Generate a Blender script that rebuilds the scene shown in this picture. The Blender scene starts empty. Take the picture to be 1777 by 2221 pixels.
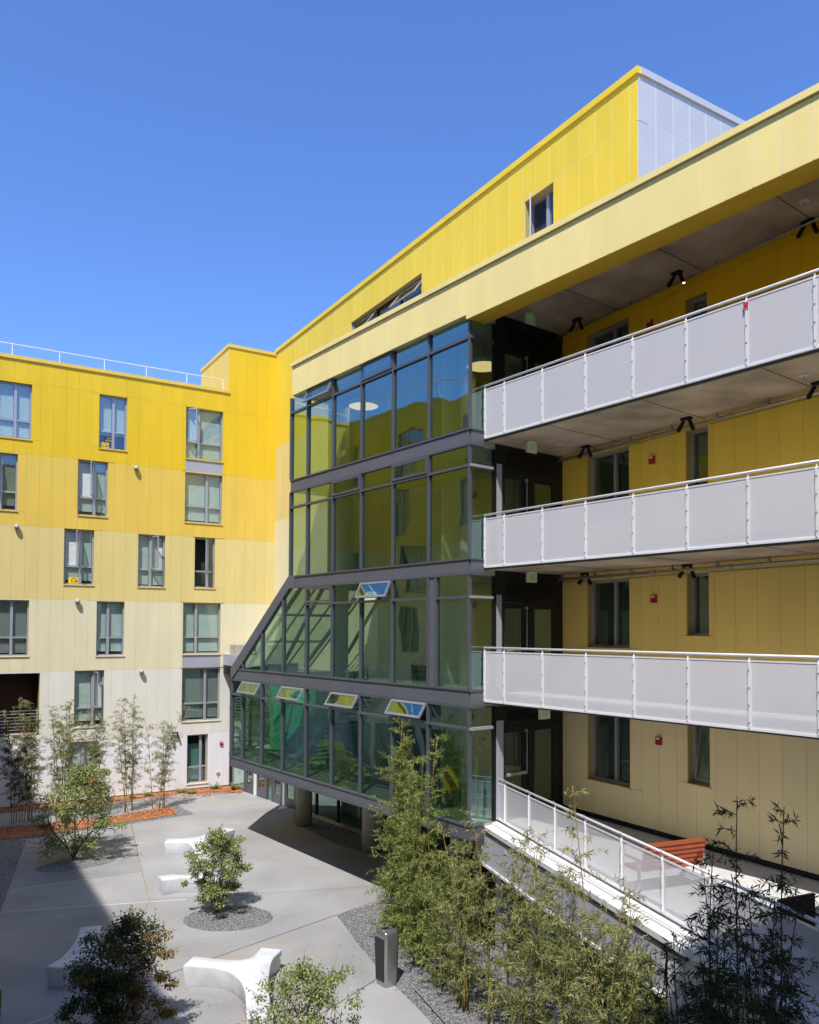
import bpy, bmesh, math, random
from mathutils import Matrix, Vector, noise
random.seed(7)
rad = math.radians
sc = bpy.context.scene
col = sc.collection
# ------------------------------------------------------------------ camera
EYE = 7.3                      # height of the eye above the courtyard
FPX, CXP, CYP = 1737.12, 888.5, 1317.6
PITCH, ROLL = rad(1.65627), rad(0.24976)
cp, sp_, cr, sr = math.cos(PITCH), math.sin(PITCH), math.cos(ROLL), math.sin(ROLL)
Rt = Vector((1, 0, 0)); Up = Vector((0, -sp_, cp)); FW = Vector((0, cp, sp_))
CR = cr * Rt + sr * Up; CU = -sr * Rt + cr * Up
cam = bpy.data.objects.new('camera', bpy.data.cameras.new('camera')); col.objects.link(cam)
cam.data.sensor_fit = 'VERTICAL'; cam.data.sensor_height = 36; cam.data.sensor_width = 36
cam.data.lens = FPX / 2221 * 36
cam.data.shift_y = (CYP - 1110.5) / 2221
cam.data.shift_x = 0.0
cam.data.clip_start = .05; cam.data.clip_end = 3000
M = Matrix.Identity(4)
for i in range(3):
    M[i][0] = CR[i]; M[i][1] = CU[i]; M[i][2] = -FW[i]
M[2][3] = EYE
cam.matrix_world = M
sc.camera = cam
# ------------------------------------------------------------------ light
SUN_EL = rad(58); SH = Vector((-.2, -1)).normalized()
world = bpy.data.worlds.new("World"); sc.world = world; world.use_nodes = True
nt = world.node_tree; bg = nt.nodes['Background']
sky = nt.nodes.new('ShaderNodeTexSky'); sky.sky_type = 'NISHITA'; sky.sun_disc = False
sky.sun_elevation = SUN_EL; sky.sun_rotation = math.atan2(SH.x, SH.y)
sky.altitude = 0; sky.air_density = 1.0; sky.dust_density = 0.0; sky.ozone_density = 6.0
tint = nt.nodes.new('ShaderNodeVectorMath'); tint.operation = 'MULTIPLY'; tint.inputs[1].default_value = (.555, .665, .885)
nt.links.new(sky.outputs[0], tint.inputs[0]); nt.links.new(tint.outputs[0], bg.inputs[0]); bg.inputs[1].default_value = 0.15
sun = bpy.data.objects.new('sun', bpy.data.lights.new('sun', 'SUN')); col.objects.link(sun)
sun.data.energy = 3.05; sun.data.angle = rad(.55); sun.data.color = (1, .95, .875)
sv = Vector((SH.x * math.cos(SUN_EL), SH.y * math.cos(SUN_EL), math.sin(SUN_EL)))
sun.rotation_euler = sv.to_track_quat('Z', 'Y').to_euler(); sun.location = (0, -30, 60)
sc.view_settings.view_transform = 'Standard'; sc.view_settings.look = 'None'
sc.view_settings.exposure = 0.9; sc.view_settings.gamma = 1
try: sc.view_settings.use_curve_mapping = False
except Exception: pass
sc.render.engine = 'CYCLES'
sc.cycles.max_bounces = 10; sc.cycles.transparent_max_bounces = 24
sc.cycles.diffuse_bounces = 6; sc.cycles.glossy_bounces = 4
# ------------------------------------------------------------------ planes of the place
def ray(u, v): return FW + (u - CXP) / FPX * CR - (v - CYP) / FPX * CU
def V2(a): a = rad(a); return Vector((math.sin(a), math.cos(a)))
dA, dB, dL, dT = V2(-37.605), V2(-31.368), V2(58.632), V2(-16.919)
class Plane:                   # a facade: s to the right along it, w into the building, z up
    def __init__(s, P, x):
        s.P = Vector(P); s.x = Vector(x).normalized(); s.w = Vector((-s.x.y, s.x.x))
        m = Matrix.Identity(4)
        m[0][0], m[1][0] = s.x; m[0][1], m[1][1] = s.w; m[0][3], m[1][3] = s.P
        s.M = m
    def hit(s, u, v=1300, w=0):
        P = s.P + s.w * w; r = ray(u, v); k = s.w.dot(P) / s.w.dot(r.xy)
        return (r.xy * k - P).dot(s.x), r.z * k + EYE
    def pt(s, a, w, z): q = s.P + s.x * a + s.w * w; return Vector((q.x, q.y, z))
    def at(s, a, w=0, z=0): return s.M @ Matrix.Translation((a, w, z))
def ground(u, v, z=0):
    r = ray(u, v); k = (z - EYE) / r.z; return Vector((r.x * k, r.y * k, z))
RAILP = Plane((1.7135, 18.577), -dA)             # line of the gallery railings
GLASS = Plane(RAILP.P - RAILP.w * .42, -dA)      # glazed hall front
DOORP = Plane(RAILP.P, RAILP.w)                  # gallery end wall with the doors
NORTH = Plane((-8.4675, 37.6942), dL)
UPPER = Plane((-6.56, 38.857), -dB)
GALW = Plane((3.8815, 20.2469), -dB)
SIDE = Plane(UPPER.P + UPPER.x * 23.15, dL)
TERR = Plane(DOORP.P + DOORP.x * .493, -dT)
WESTP = Plane((-12.53, 13.3), dB)
SOUTHP = Plane((1.71, .36), -dL)
ROOF = 18.6
# ------------------------------------------------------------------ materials
MATS = {}
def lin(c): return tuple(((x / 255) / 12.92 if x / 255 <= .04045 else ((x / 255 + .055) / 1.055) ** 2.4) for x in c)
def mat(name, color, rough=.6, metal=0., var=.06, scale=1.2, bump=0., bscale=40., rnd=0., spec=.4, stretch=None, emit=None, estr=0):
    if name in MATS: return MATS[name]
    m = bpy.data.materials.new(name); m.use_nodes = True; MATS[name] = m
    n = m.node_tree.nodes; L = m.node_tree.links; b = n['Principled BSDF']
    b.inputs['Roughness'].default_value = rough; b.inputs['Metallic'].default_value = metal
    b.inputs['Specular IOR Level'].default_value = spec
    g = n.new('ShaderNodeNewGeometry'); src = g.outputs['Position']
    if stretch:
        vm = n.new('ShaderNodeVectorMath'); vm.operation = 'MULTIPLY'; vm.inputs[1].default_value = stretch
        L.new(src, vm.inputs[0]); src = vm.outputs[0]
    nz = n.new('ShaderNodeTexNoise'); nz.inputs['Scale'].default_value = scale; nz.inputs['Detail'].default_value = 6
    L.new(src, nz.inputs['Vector'])
    val = nz.outputs['Fac']
    mr = n.new('ShaderNodeMapRange'); mr.inputs[1].default_value = .3; mr.inputs[2].default_value = .7
    mr.inputs[3].default_value = 1 - var; mr.inputs[4].default_value = 1 + var; L.new(val, mr.inputs[0])
    out = mr.outputs[0]
    if rnd:
        oi = n.new('ShaderNodeObjectInfo'); m2 = n.new('ShaderNodeMapRange')
        m2.inputs[3].default_value = 1 - rnd; m2.inputs[4].default_value = 1 + rnd; L.new(oi.outputs['Random'], m2.inputs[0])
        mu = n.new('ShaderNodeMath'); mu.operation = 'MULTIPLY'; L.new(out, mu.inputs[0]); L.new(m2.outputs[0], mu.inputs[1]); out = mu.outputs[0]
    sc_ = n.new('ShaderNodeVectorMath'); sc_.operation = 'SCALE'; sc_.inputs[0].default_value = color[:3]
    L.new(out, sc_.inputs['Scale']); L.new(sc_.outputs[0], b.inputs['Base Color'])
    if bump:
        n2 = n.new('ShaderNodeTexNoise'); n2.inputs['Scale'].default_value = bscale; n2.inputs['Detail'].default_value = 4
        L.new(g.outputs['Position'], n2.inputs['Vector'])
        bp = n.new('ShaderNodeBump'); bp.inputs['Strength'].default_value = bump; bp.inputs['Distance'].default_value = .02
        L.new(n2.outputs['Fac'], bp.inputs['Height']); L.new(bp.outputs[0], b.inputs['Normal'])
    if emit:
        b.inputs['Emission Color'].default_value = (*emit, 1); b.inputs['Emission Strength'].default_value = estr
    return m
K = .9
def paint(name, rgb, k=K): return mat(name, tuple(x * k for x in lin(rgb)), .5, var=.045, scale=1.6, rnd=.02, spec=.3, stretch=(1, 1, .22), bump=.06, bscale=1.3)
ROWP = [paint('paint_white', (236, 235, 240), .95), paint('paint_off_white', (235, 232, 222)), paint('paint_cream', (234, 226, 192)),
        paint('paint_pale_yellow', (233, 213, 142)), paint('paint_yellow', (238, 204, 92)), paint('paint_strong_yellow', (236, 198, 42), .95)]
GALP = [paint('paint_gallery_cream', (245, 228, 180), 1.0), paint('paint_gallery_pale', (248, 218, 128), 1.0), paint('paint_gallery_yellow', (248, 214, 92), 1.0), paint('paint_gallery_strong', (250, 200, 36), 1.0)]
P_FASC = paint('paint_fascia', (249, 228, 150), 1.0)
P_UP = paint('paint_upper_yellow', (240, 206, 62), .95)
P_SOFF = paint('paint_fascia_soffit', (240, 196, 60))
SEAM = mat('seam_dark', (.46, .38, .15), .8)
SEAML = mat('seam_light', (.80, .75, .50), .5)
GREY = mat('grey_frame', lin((100, 103, 113)), .42, .35, var=.05)
GREYM = mat('mid_grey_frame', lin((140, 142, 152)), .42, .35, var=.05)
GREYL = mat('light_grey_frame', lin((172, 172, 182)), .4, .3, var=.05)
SPAND = mat('dark_grey_panel', lin((108, 111, 121)), .45, .3, var=.04, rnd=.02)
LAV = mat('pale_grey_panel', lin((176, 176, 190)), .45, .2, var=.04, rnd=.02)
SILV = mat('silver_side_panel', lin((211, 208, 204)), .35, .25, var=.03, rnd=.02)
WHITEM = mat('white_metal', (.80, .80, .83), .4, .1, var=.03)
BLACKM = mat('black_metal', (.012, .012, .014), .45, .2, spec=.4)
DARKP = mat('black_panel', (.018, .018, .02), .5, .1)
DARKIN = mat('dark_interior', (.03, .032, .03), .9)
BLIND = mat('blind', (.72, .76, .74), .6, var=.03)
CONC = mat('concrete_soffit', (.55, .46, .37), .85, var=.42, scale=.8, bump=.25, bscale=14)
COLC = mat('column_concrete', (.40, .37, .31), .7, var=.10, scale=2, bump=.15, bscale=20)
STEELG = mat('slab_edge_steel', (.12, .135, .13), .5, .3)
DECK = mat('terrace_deck', (.56, .56, .55), .8, var=.08, scale=2.5, bump=.1)
INWALL = mat('interior_cream_wall', (.78, .76, .50), .8)
INGREEN = mat('interior_emerald_wall', (.06, .46, .28), .45)
INFLOOR = mat('interior_floor', (.30, .31, .27), .5, var=.15, scale=2)
INCEIL = mat('interior_ceiling', (.48, .49, .46), .8)
RED = mat('alarm_red', (.42, .015, .02), .4)
PIPE = mat('pipe_metal', (.45, .44, .41), .5, .6, var=.2, scale=12)
BROWN = mat('brown_boards', (.05, .018, .01), .6, var=.2, scale=6, stretch=(1, 1, 8))

def glass_mat(name, tint, gloss, base, wav=.012, rough=0.0):
    m = bpy.data.materials.new(name); m.use_nodes = True; n = m.node_tree.nodes; L = m.node_tree.links
    for x in list(n): n.remove(x)
    o = n.new('ShaderNodeOutputMaterial'); mx = n.new('ShaderNodeMixShader'); t = n.new('ShaderNodeBsdfTransparent'); g = n.new('ShaderNodeBsdfGlossy')
    t.inputs[0].default_value = (*[x ** .5 for x in tint], 1); g.inputs[0].default_value = (*gloss, 1); g.inputs['Roughness'].default_value = rough
    fr = n.new('ShaderNodeFresnel'); fr.inputs['IOR'].default_value = 1.5
    ma = n.new('ShaderNodeMath'); ma.operation = 'MULTIPLY_ADD'; ma.inputs[1].default_value = 1.1; ma.inputs[2].default_value = base; ma.use_clamp = True
    gb = n.new('ShaderNodeNewGeometry'); one = n.new('ShaderNodeMath'); one.operation = 'SUBTRACT'; one.inputs[0].default_value = 1; L.new(gb.outputs['Backfacing'], one.inputs[1])
    mb_ = n.new('ShaderNodeMath'); mb_.operation = 'MULTIPLY'; L.new(ma.outputs[0], mb_.inputs[0]); L.new(one.outputs[0], mb_.inputs[1])
    L.new(fr.outputs[0], ma.inputs[0]); L.new(mb_.outputs[0], mx.inputs[0]); L.new(t.outputs[0], mx.inputs[1]); L.new(g.outputs[0], mx.inputs[2]); L.new(mx.outputs[0], o.inputs[0])
    if wav:
        ge = n.new('ShaderNodeNewGeometry'); oi = n.new('ShaderNodeObjectInfo'); ad = n.new('ShaderNodeVectorMath'); ad.operation = 'ADD'
        cb = n.new('ShaderNodeVectorMath'); cb.operation = 'SCALE'; cb.inputs[0].default_value = (37, 11, 23); L.new(oi.outputs['Random'], cb.inputs['Scale'])
        L.new(ge.outputs['Position'], ad.inputs[0]); L.new(cb.outputs[0], ad.inputs[1])
        nz = n.new('ShaderNodeTexNoise'); nz.inputs['Scale'].default_value = .55; nz.inputs['Detail'].default_value = 1; L.new(ad.outputs[0], nz.inputs['Vector'])
        bp = n.new('ShaderNodeBump'); bp.inputs['Strength'].default_value = 1; bp.inputs['Distance'].default_value = wav
        L.new(nz.outputs['Fac'], bp.inputs['Height']); L.new(bp.outputs[0], g.inputs['Normal'])
    MATS[name] = m; return m
HALLG = glass_mat('hall_glass', (.42, .56, .44), (.62, .90, .86), .29, .014)
WING = glass_mat('window_glass', (.80, .90, .87), (.85, .95, .97), .12, .006)
CLEARG = glass_mat('pale_green_glass', (.80, .93, .89), (.9, .98, .95), .10, .004)
def perf_mat():
    m = mat('perforated_metal', lin((225, 225, 231)), .45, .0, var=.02)
    n = m.node_tree.nodes; L = m.node_tree.links; b = n['Principled BSDF']; o = n['Material Output']
    t = n.new('ShaderNodeBsdfTransparent'); mx = n.new('ShaderNodeMixShader'); mx.inputs[0].default_value = .36
    L.new(b.outputs[0], mx.inputs[1]); L.new(t.outputs[0], mx.inputs[2]); L.new(mx.outputs[0], o.inputs[0]); return m
PERF = perf_mat()
# ------------------------------------------------------------------ builders
WM = {}
def link(o, parent, W):
    col.objects.link(o); WM[o.name] = W
    if parent:
        o.parent = parent; o.matrix_parent_inverse = WM[parent.name].inverted()
    o.matrix_basis = W
    return o
def thing(name, label, cat, W=None, group=None, kind=None):
    o = bpy.data.objects.new(name, None); o.empty_display_size = .2
    link(o, None, W if W is not None else Matrix.Identity(4))
    o['label'] = label; o['category'] = cat
    if group: o['group'] = group
    if kind: o['kind'] = kind
    return o
class MB:
    def __init__(s): s.v = []; s.f = []
    def box(s, a0, a1, b0, b1, c0, c1):
        k = len(s.v); s.v += [(x, y, z) for x in (a0, a1) for y in (b0, b1) for z in (c0, c1)]
        s.f += [tuple(k + i for i in q) for q in ((0, 1, 3, 2), (4, 6, 7, 5), (0, 4, 5, 1), (2, 3, 7, 6), (0, 2, 6, 4), (1, 5, 7, 3))]; return s
    def poly(s, pts):
        k = len(s.v); s.v += [tuple(p) for p in pts]; s.f.append(tuple(range(k, k + len(pts)))); return s
    def prism(s, pts, z0, z1):
        k = len(s.v); n = len(pts)
        s.v += [(p[0], p[1], z0) for p in pts] + [(p[0], p[1], z1) for p in pts]
        s.f.append(tuple(k + i for i in reversed(range(n)))); s.f.append(tuple(k + n + i for i in range(n)))
        for i in range(n): j = (i + 1) % n; s.f.append((k + i, k + j, k + n + j, k + n + i))
        return s
    def tube(s, pts, r, n=8, cap=True):
        pts = [Vector(p) for p in pts]; rr = r if isinstance(r, (list, tuple)) else [r] * len(pts); k = len(s.v)
        for i, p in enumerate(pts):
            d = (pts[min(i + 1, len(pts) - 1)] - pts[max(i - 1, 0)]).normalized()
            a = d.orthogonal().normalized() if i == 0 else (a0 - d * a0.dot(d)).normalized()
            a0 = a; b = d.cross(a)
            for j in range(n):
                t = 2 * math.pi * j / n; s.v.append(tuple(p + (a * math.cos(t) + b * math.sin(t)) * rr[i]))
        for i in range(len(pts) - 1):
            for j in range(n):
                q = (j + 1) % n; s.f.append((k + i * n + j, k + i * n + q, k + (i + 1) * n + q, k + (i + 1) * n + j))
        if cap:
            s.f.append(tuple(k + j for j in reversed(range(n)))); e = k + (len(pts) - 1) * n; s.f.append(tuple(e + j for j in range(n)))
        return s
    def lathe(s, prof, n=20, cx=0, cy=0):
        k = len(s.v)
        for r, z in prof:
            for j in range(n): t = 2 * math.pi * j / n; s.v.append((cx + r * math.cos(t), cy + r * math.sin(t), z))
        for i in range(len(prof) - 1):
            for j in range(n): q = (j + 1) % n; s.f.append((k + i * n + j, k + i * n + q, k + (i + 1) * n + q, k + (i + 1) * n + j))
        s.f.append(tuple(k + j for j in reversed(range(n)))); e = k + (len(prof) - 1) * n; s.f.append(tuple(e + j for j in range(n)))
        return s
    def mesh(s, name, m, smooth=False):
        me = bpy.data.meshes.new(name); me.from_pydata(s.v, [], s.f); me.update()
        if isinstance(m, (list, tuple)):
            for x in m: me.materials.append(x)
        else: me.materials.append(m)
        if smooth:
            me.polygons.foreach_set('use_smooth', [True] * len(me.polygons))
        return me
def put(name, me, parent, W, **kw):
    o = bpy.data.objects.new(name, me); link(o, parent, W)
    for k, v in kw.items(): o[k] = v
    return o
def part(name, mb, m, parent, W=None, smooth=False, **kw):
    return put(name, mb.mesh(name, m, smooth), parent, W if W is not None else Matrix.Identity(4), **kw)
def autosmooth(o, ang=35):
    me = o.data; me.polygons.foreach_set('use_smooth', [True] * len(me.polygons))
    bm = bmesh.new(); bm.from_mesh(me)
    for e in bm.edges:
        if len(e.link_faces) == 2 and e.calc_face_angle(0) > rad(ang): e.smooth = False
    bm.to_mesh(me); bm.free()
UB = {}
def bx(name, P, s0, s1, w0, w1, z0, z1, m, parent, **kw):     # one box of its own, sharing the unit box mesh
    if m.name not in UB: UB[m.name] = MB().box(0, 1, 0, 1, 0, 1).mesh('box_' + m.name, m)
    W = P.at(s0, w0, z0) @ Matrix.Diagonal((max(s1 - s0, 1e-4), max(w1 - w0, 1e-4), max(z1 - z0, 1e-4), 1))
    return put(name, UB[m.name], parent, W, **kw)
def cells(s0, s1, z0, z1, holes):                              # a wall rectangle minus its openings
    S = sorted({s0, s1, *[min(max(h[i], s0), s1) for h in holes for i in (0, 1)]})
    out = []
    for a, b in zip(S, S[1:]):
        if b - a < 1e-4: continue
        hs = sorted([(max(h[2], z0), min(h[3], z1)) for h in holes if h[0] < (a + b) / 2 < h[1] and h[3] > z0 and h[2] < z1])
        z = z0
        for q in hs:
            if q[0] - z > 1e-3: out.append((a, b, z, q[0]))
            z = max(z, q[1])
        if z1 - z > 1e-3: out.append((a, b, z, z1))
    return out
def vcells(a, b, z0, z1, holes):                               # the same, cut into full width pieces above and below an opening
    hs = [h for h in holes if h[0] < b - .02 and h[1] > a + .02 and h[2] < z1 and h[3] > z0]
    Z = sorted({z0, z1, *[min(max(h[i], z0), z1) for h in hs for i in (2, 3)]}); out = []
    for c, d in zip(Z, Z[1:]):
        if d - c < .02: continue
        xs = [(a, b)]
        for h in hs:
            if h[2] < (c + d) / 2 < h[3]: xs = [q for x0, x1 in xs for q in ((x0, min(x1, h[0])), (max(x0, h[1]), x1)) if q[1] - q[0] > .02]
        out += [(x0, x1, c, d) for x0, x1 in xs]
    return out
def backing(P, s0, s1, z0, z1, w0, w1, holes, m, parent, name='wall'):
    mb = MB()
    for c in cells(s0, s1, z0, z1, holes): mb.box(c[0], c[1], w0, w1, c[2], c[3])
    return part(name, mb, m, parent, P.M)
GAP = .007
def panels(P, s0, s1, step, z0, z1, holes, m, parent, phase=0., w=-.012, th=.03, gap=GAP, name='wall_panel'):
    gap = min(gap, .0045) if P is NORTH else gap
    k = math.ceil((s0 - phase) / step - 1e-6); xs = [s0] + [phase + step * i for i in range(k, int((s1 - phase) / step) + 2) if s0 + .05 < phase + step * i < s1 - .05] + [s1]
    for a, b in zip(xs, xs[1:]):
        for c in vcells(a, b, z0, z1, holes):
            if c[1] - c[0] < .03 or c[3] - c[2] < .03: continue
            bx(name, P, c[0] + gap / 2, c[1] - gap / 2, w, w + th, c[2] + gap / 2, c[3] - gap / 2, m, parent)
def text_mesh(body, size, m, shear=0., ext=.002, bold=0.):
    cu = bpy.data.curves.new('letters', 'FONT'); cu.body = body; cu.size = size; cu.extrude = ext; cu.shear = shear; cu.offset = bold
    cu.align_x = 'CENTER'; cu.align_y = 'CENTER'
    o = bpy.data.objects.new('tmp', cu); col.objects.link(o); bpy.context.view_layer.update()
    me = bpy.data.meshes.new_from_object(o.evaluated_get(bpy.context.evaluated_depsgraph_get())); bpy.data.objects.remove(o)
    me.materials.clear(); me.materials.append(m); return me
STAND = Matrix.Rotation(math.pi / 2, 4, 'X')                   # lays text upright on a facade, facing outward

def window(P, r, parent, mull=.5, tran=.38, sash=None, depth=.13, back=True, blind=.95, frame=GREYL, name='window', sill=None, bmat=None, mw=.11):
    """frame, panes, blinds, sill of one window; r = s0,s1,z0,z1"""
    s0, s1, z0, z1 = r; d = depth; fw = .055
    mb = MB().box(s0, s0 + fw, d, d + .1, z0, z1).box(s1 - fw, s1, d, d + .1, z0, z1)
    mb.box(s0 + fw, s1 - fw, d, d + .1, z0, z0 + fw).box(s0 + fw, s1 - fw, d, d + .1, z1 - fw, z1)
    cols = [(s0 + fw, s1 - fw)]
    if mull:
        sm = s0 + (s1 - s0) * mull; mb.box(sm - mw / 2, sm + mw / 2, d - .01, d + .09, z0 + fw, z1 - fw); cols = [(s0 + fw, sm - mw / 2), (sm + mw / 2, s1 - fw)]
    zt = z0 + (z1 - z0) * tran if tran else None
    lights = []
    for i, (a, b) in enumerate(cols):
        if zt:
            mb.box(a, b, d + .005, d + .085, zt - .035, zt + .035); lights += [(a, b, z0 + fw, zt - .035, i, 0), (a, b, zt + .035, z1 - fw, i, 1)]
        else: lights.append((a, b, z0 + fw, z1 - fw, i, 1))
    f = part(name, mb, frame, parent, P.M)
    for (a, b, c, e, i, top) in lights:
        if sash is not None and top and i == sash[0]:
            ang = sash[1]; W = P.at(b if sash[2] else a, d - .01, c)
            ww = b - a; sg = -1 if sash[2] else 1
            R = Matrix.Rotation(rad(ang) * (1 if sash[2] else -1), 4, 'Z')
            smb = MB()
            x0, x1 = (-ww, 0) if sash[2] else (0, ww)
            h = e - c; q = .045
            smb.box(x0, x0 + q, -.03, .01, 0, h).box(x1 - q, x1, -.03, .01, 0, h).box(x0 + q, x1 - q, -.03, .01, 0, q).box(x0 + q, x1 - q, -.03, .01, h - q, h)
            so = part('sash', smb, frame, f, W @ R)
            part('pane', MB().box(x0 + q, x1 - q, -.014, -.006, q, h - q), WING, f, W @ R)
        else: bx('pane', P, a, b, d + .035, d + .043, c, e, WING, f)
    if blind:
        bz = z1 - fw - (z1 - z0 - 2 * fw) * blind
        bm_ = MB(); z = z1 - .07; k = 0
        while z > bz + .02:
            for (a, b) in cols:
                bm_.poly([(a + .01, d + .105, z - .05), (b - .01, d + .105, z - .05), (b - .01, d + .125, z), (a + .01, d + .125, z)])
            z -= .05
        part('blind', bm_, bmat or BLIND, f, P.M)
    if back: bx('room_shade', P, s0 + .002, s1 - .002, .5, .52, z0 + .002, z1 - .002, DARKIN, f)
    if sill is not None: bx('sill', P, s0 - .03, s1 + .03, -.05, d, z0 - .05, z0 - .004, sill, f)
    return f
# ================================================================== SETTING: ground
def G(u, v): return ground(u, v)
def struct(o): o['kind'] = 'structure'; return o
def concrete(name, base, wet):
    m = mat(name, base, .82, var=.17, scale=.45, bump=.12, bscale=60, rnd=.09)
    n = m.node_tree.nodes; L = m.node_tree.links; b = n['Principled BSDF']
    prev = b.inputs['Base Color'].links[0].from_socket
    g = n.new('ShaderNodeNewGeometry'); z = n.new('ShaderNodeTexNoise'); z.inputs['Scale'].default_value = .33; z.inputs['Detail'].default_value = 5; z.inputs['Distortion'].default_value = .8
    L.new(g.outputs['Position'], z.inputs['Vector'])
    r = n.new('ShaderNodeMapRange'); r.inputs[1].default_value = .56; r.inputs[2].default_value = .72; r.inputs[4].default_value = .75; L.new(z.outputs['Fac'], r.inputs[0])
    mx = n.new('ShaderNodeMix'); mx.data_type = 'RGBA'; mx.inputs['B'].default_value = (*wet, 1); L.new(r.outputs[0], mx.inputs['Factor']); L.new(prev, mx.inputs['A'])
    z2 = n.new('ShaderNodeTexNoise'); z2.inputs['Scale'].default_value = 1.1; z2.inputs['Detail'].default_value = 8; z2.inputs['Roughness'].default_value = .7
    L.new(g.outputs['Position'], z2.inputs['Vector'])
    r2 = n.new('ShaderNodeMapRange'); r2.inputs[1].default_value = .6; r2.inputs[2].default_value = .8; r2.inputs[4].default_value = .7; L.new(z2.outputs['Fac'], r2.inputs[0])
    m2 = n.new('ShaderNodeMix'); m2.data_type = 'RGBA'; m2.inputs['B'].default_value = (.46, .45, .43, 1); L.new(r2.outputs[0], m2.inputs['Factor']); L.new(mx.outputs['Result'], m2.inputs['A'])
    L.new(m2.outputs['Result'], b.inputs['Base Color'])
    return m
PLAZA = concrete('plaza_concrete', (.29, .287, .29), (.37, .305, .235))
def gravel(name, c1, c2, c3, sc_=45):
    m = mat(name, c1, .9)
    n = m.node_tree.nodes; L = m.node_tree.links; b = n['Principled BSDF']
    g = n.new('ShaderNodeNewGeometry'); v = n.new('ShaderNodeTexVoronoi'); v.inputs['Scale'].default_value = sc_; L.new(g.outputs['Position'], v.inputs['Vector'])
    s = n.new('ShaderNodeSeparateColor'); L.new(v.outputs['Color'], s.inputs[0])
    cr_ = n.new('ShaderNodeValToRGB'); e = cr_.color_ramp.elements; e[0].color = (*c1, 1); e[1].color = (*c3, 1); e[1].position = 1; k = e.new(.6); k.color = (*c2, 1)
    L.new(s.outputs[0], cr_.inputs[0]); L.new(cr_.outputs[0], b.inputs['Base Color'])
    bp = n.new('ShaderNodeBump'); bp.inputs['Strength'].default_value = .9; bp.inputs['Distance'].default_value = .03; bp.invert = True
    L.new(v.outputs['Distance'], bp.inputs['Height']); L.new(bp.outputs[0], b.inputs['Normal']); return m
GRAV = gravel('grey_gravel', (.08, .08, .09), (.19, .19, .20), (.46, .46, .47))
MULCH = gravel('orange_mulch', (.16, .045, .015), (.38, .13, .045), (.62, .30, .14), 22)
SOIL = mat('dark_soil', (.05, .045, .04), .95)
struct(part('ground', MB().poly([(-600, -600, -.06), (600, -600, -.06), (600, 600, -.06), (-600, 600, -.06)]), mat('far_ground', (.16, .155, .15), .9), None))
pl = thing('plaza', 'grey concrete courtyard paving cut into large angular slabs by saw joints', 'paving', kind='structure'); del pl['category']
def clip(poly, p, d, side):
    n = Vector((-d[1], d[0])) * side; out = []
    for i in range(len(poly)):
        a, b = Vector(poly[i]), Vector(poly[(i + 1) % len(poly)]); da, db = (a - Vector(p)).dot(n), (b - Vector(p)).dot(n)
        if da >= 0: out.append(a)
        if da * db < 0: out.append(a + (b - a) * (da / (da - db)))
    return out
slabs = [[(-34, -12), (22, -12), (22, 44), (-34, 44)]]
def split(p, d, test=None):
    global slabs; new = []; d = Vector(d).normalized(); n = Vector((-d.y, d.x))
    for q in slabs:
        c = sum((Vector(x) for x in q), Vector((0, 0))) / len(q)
        if test and not test(c, q): new.append(q); continue
        for sd in (1, -1):
            r = clip(q, p, d, sd)
            if len(r) > 2: new.append(r)
    slabs = new
J1p, J1d = (-10.38, 30.18), Vector((6.12, -15.13))
split(J1p, J1d)
lft = lambda c, q: (Vector(c) - Vector(J1p)).dot(Vector((-J1d.y, J1d.x))) < 0
split((-10.51, 20.84), (4.5, 1.08), lft); split((-11.14, 22.65), (1.79, 1.01), lambda c, q: lft(c, q) and c.y > 22)
split((-12.8, 27.13), (.53, .16), lambda c, q: lft(c, q) and c.y > 24)
split((-4.21, 18.16), (2.37, 2.61)); split((-1.39, 15.85), (.75, 1.17), lambda c, q: not lft(c, q))
split((-3.74, 22.55), (1.05, .22), lambda c, q: not lft(c, q)); split((-6.01, 21.92), (4.5, 1.08), lambda c, q: not lft(c, q) and c.y < 24 and c.x < 0)
for q in slabs:
    c = sum((Vector(x) for x in q), Vector((0, 0))) / len(q); pts = []
    n_ = len(q)
    for i in range(n_):
        a, b, e = Vector(q[i - 1]), Vector(q[i]), Vector(q[(i + 1) % n_])
        d1, d2 = (b - a), (e - b)
        if d1.length < 1e-4 or d2.length < 1e-4: continue
        d1.normalize(); d2.normalize(); bis = (d2 - d1)
        cr2 = d1.x * d2.y - d1.y * d2.x
        if abs(cr2) < 1e-3: pts.append(b); continue
        off = .011 * (d2 - d1) / cr2; 
        if (b + off - c).length > (b - c).length: off = -off
        if off.length > .15: off = off.normalized() * .05
        pts.append(b + off)
    if len(pts) > 2:
        a = sum(pts[i].x * pts[(i + 1) % len(pts)].y - pts[(i + 1) % len(pts)].x * pts[i].y for i in range(len(pts)))
        if a < 0: pts.reverse()
        if abs(a) > .1: part('paving_slab', MB().prism(pts, -.055, 0), PLAZA, pl)
def jline(p, q, m, w=.012):
    p, q = Vector(p), Vector(q); d = (q - p).normalized(); n = Vector((-d.y, d.x)) * w
    part('joint', MB().prism([tuple(x) for x in (p + n, p - n, q - n, q + n)], -.02, .0035), m, pl)
JW = mat('joint_white', (.62, .60, .55), .8); JT = mat('joint_tan', (.36, .31, .22), .9); JD = mat('joint_dark', (.10, .10, .10), .9)
jline((-10.9, 31.4), (-5.9, 19.1), JT, .012); jline((-5.9, 19.1), (-3.6, 13.4), JT, .016)
jline((-10.51, 20.84), (-6.01, 21.92), JW); jline((-11.14, 22.65), (-9.35, 23.66), JW, .01); jline((-12.8, 27.13), (-12.27, 27.29), JW, .01)
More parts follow.
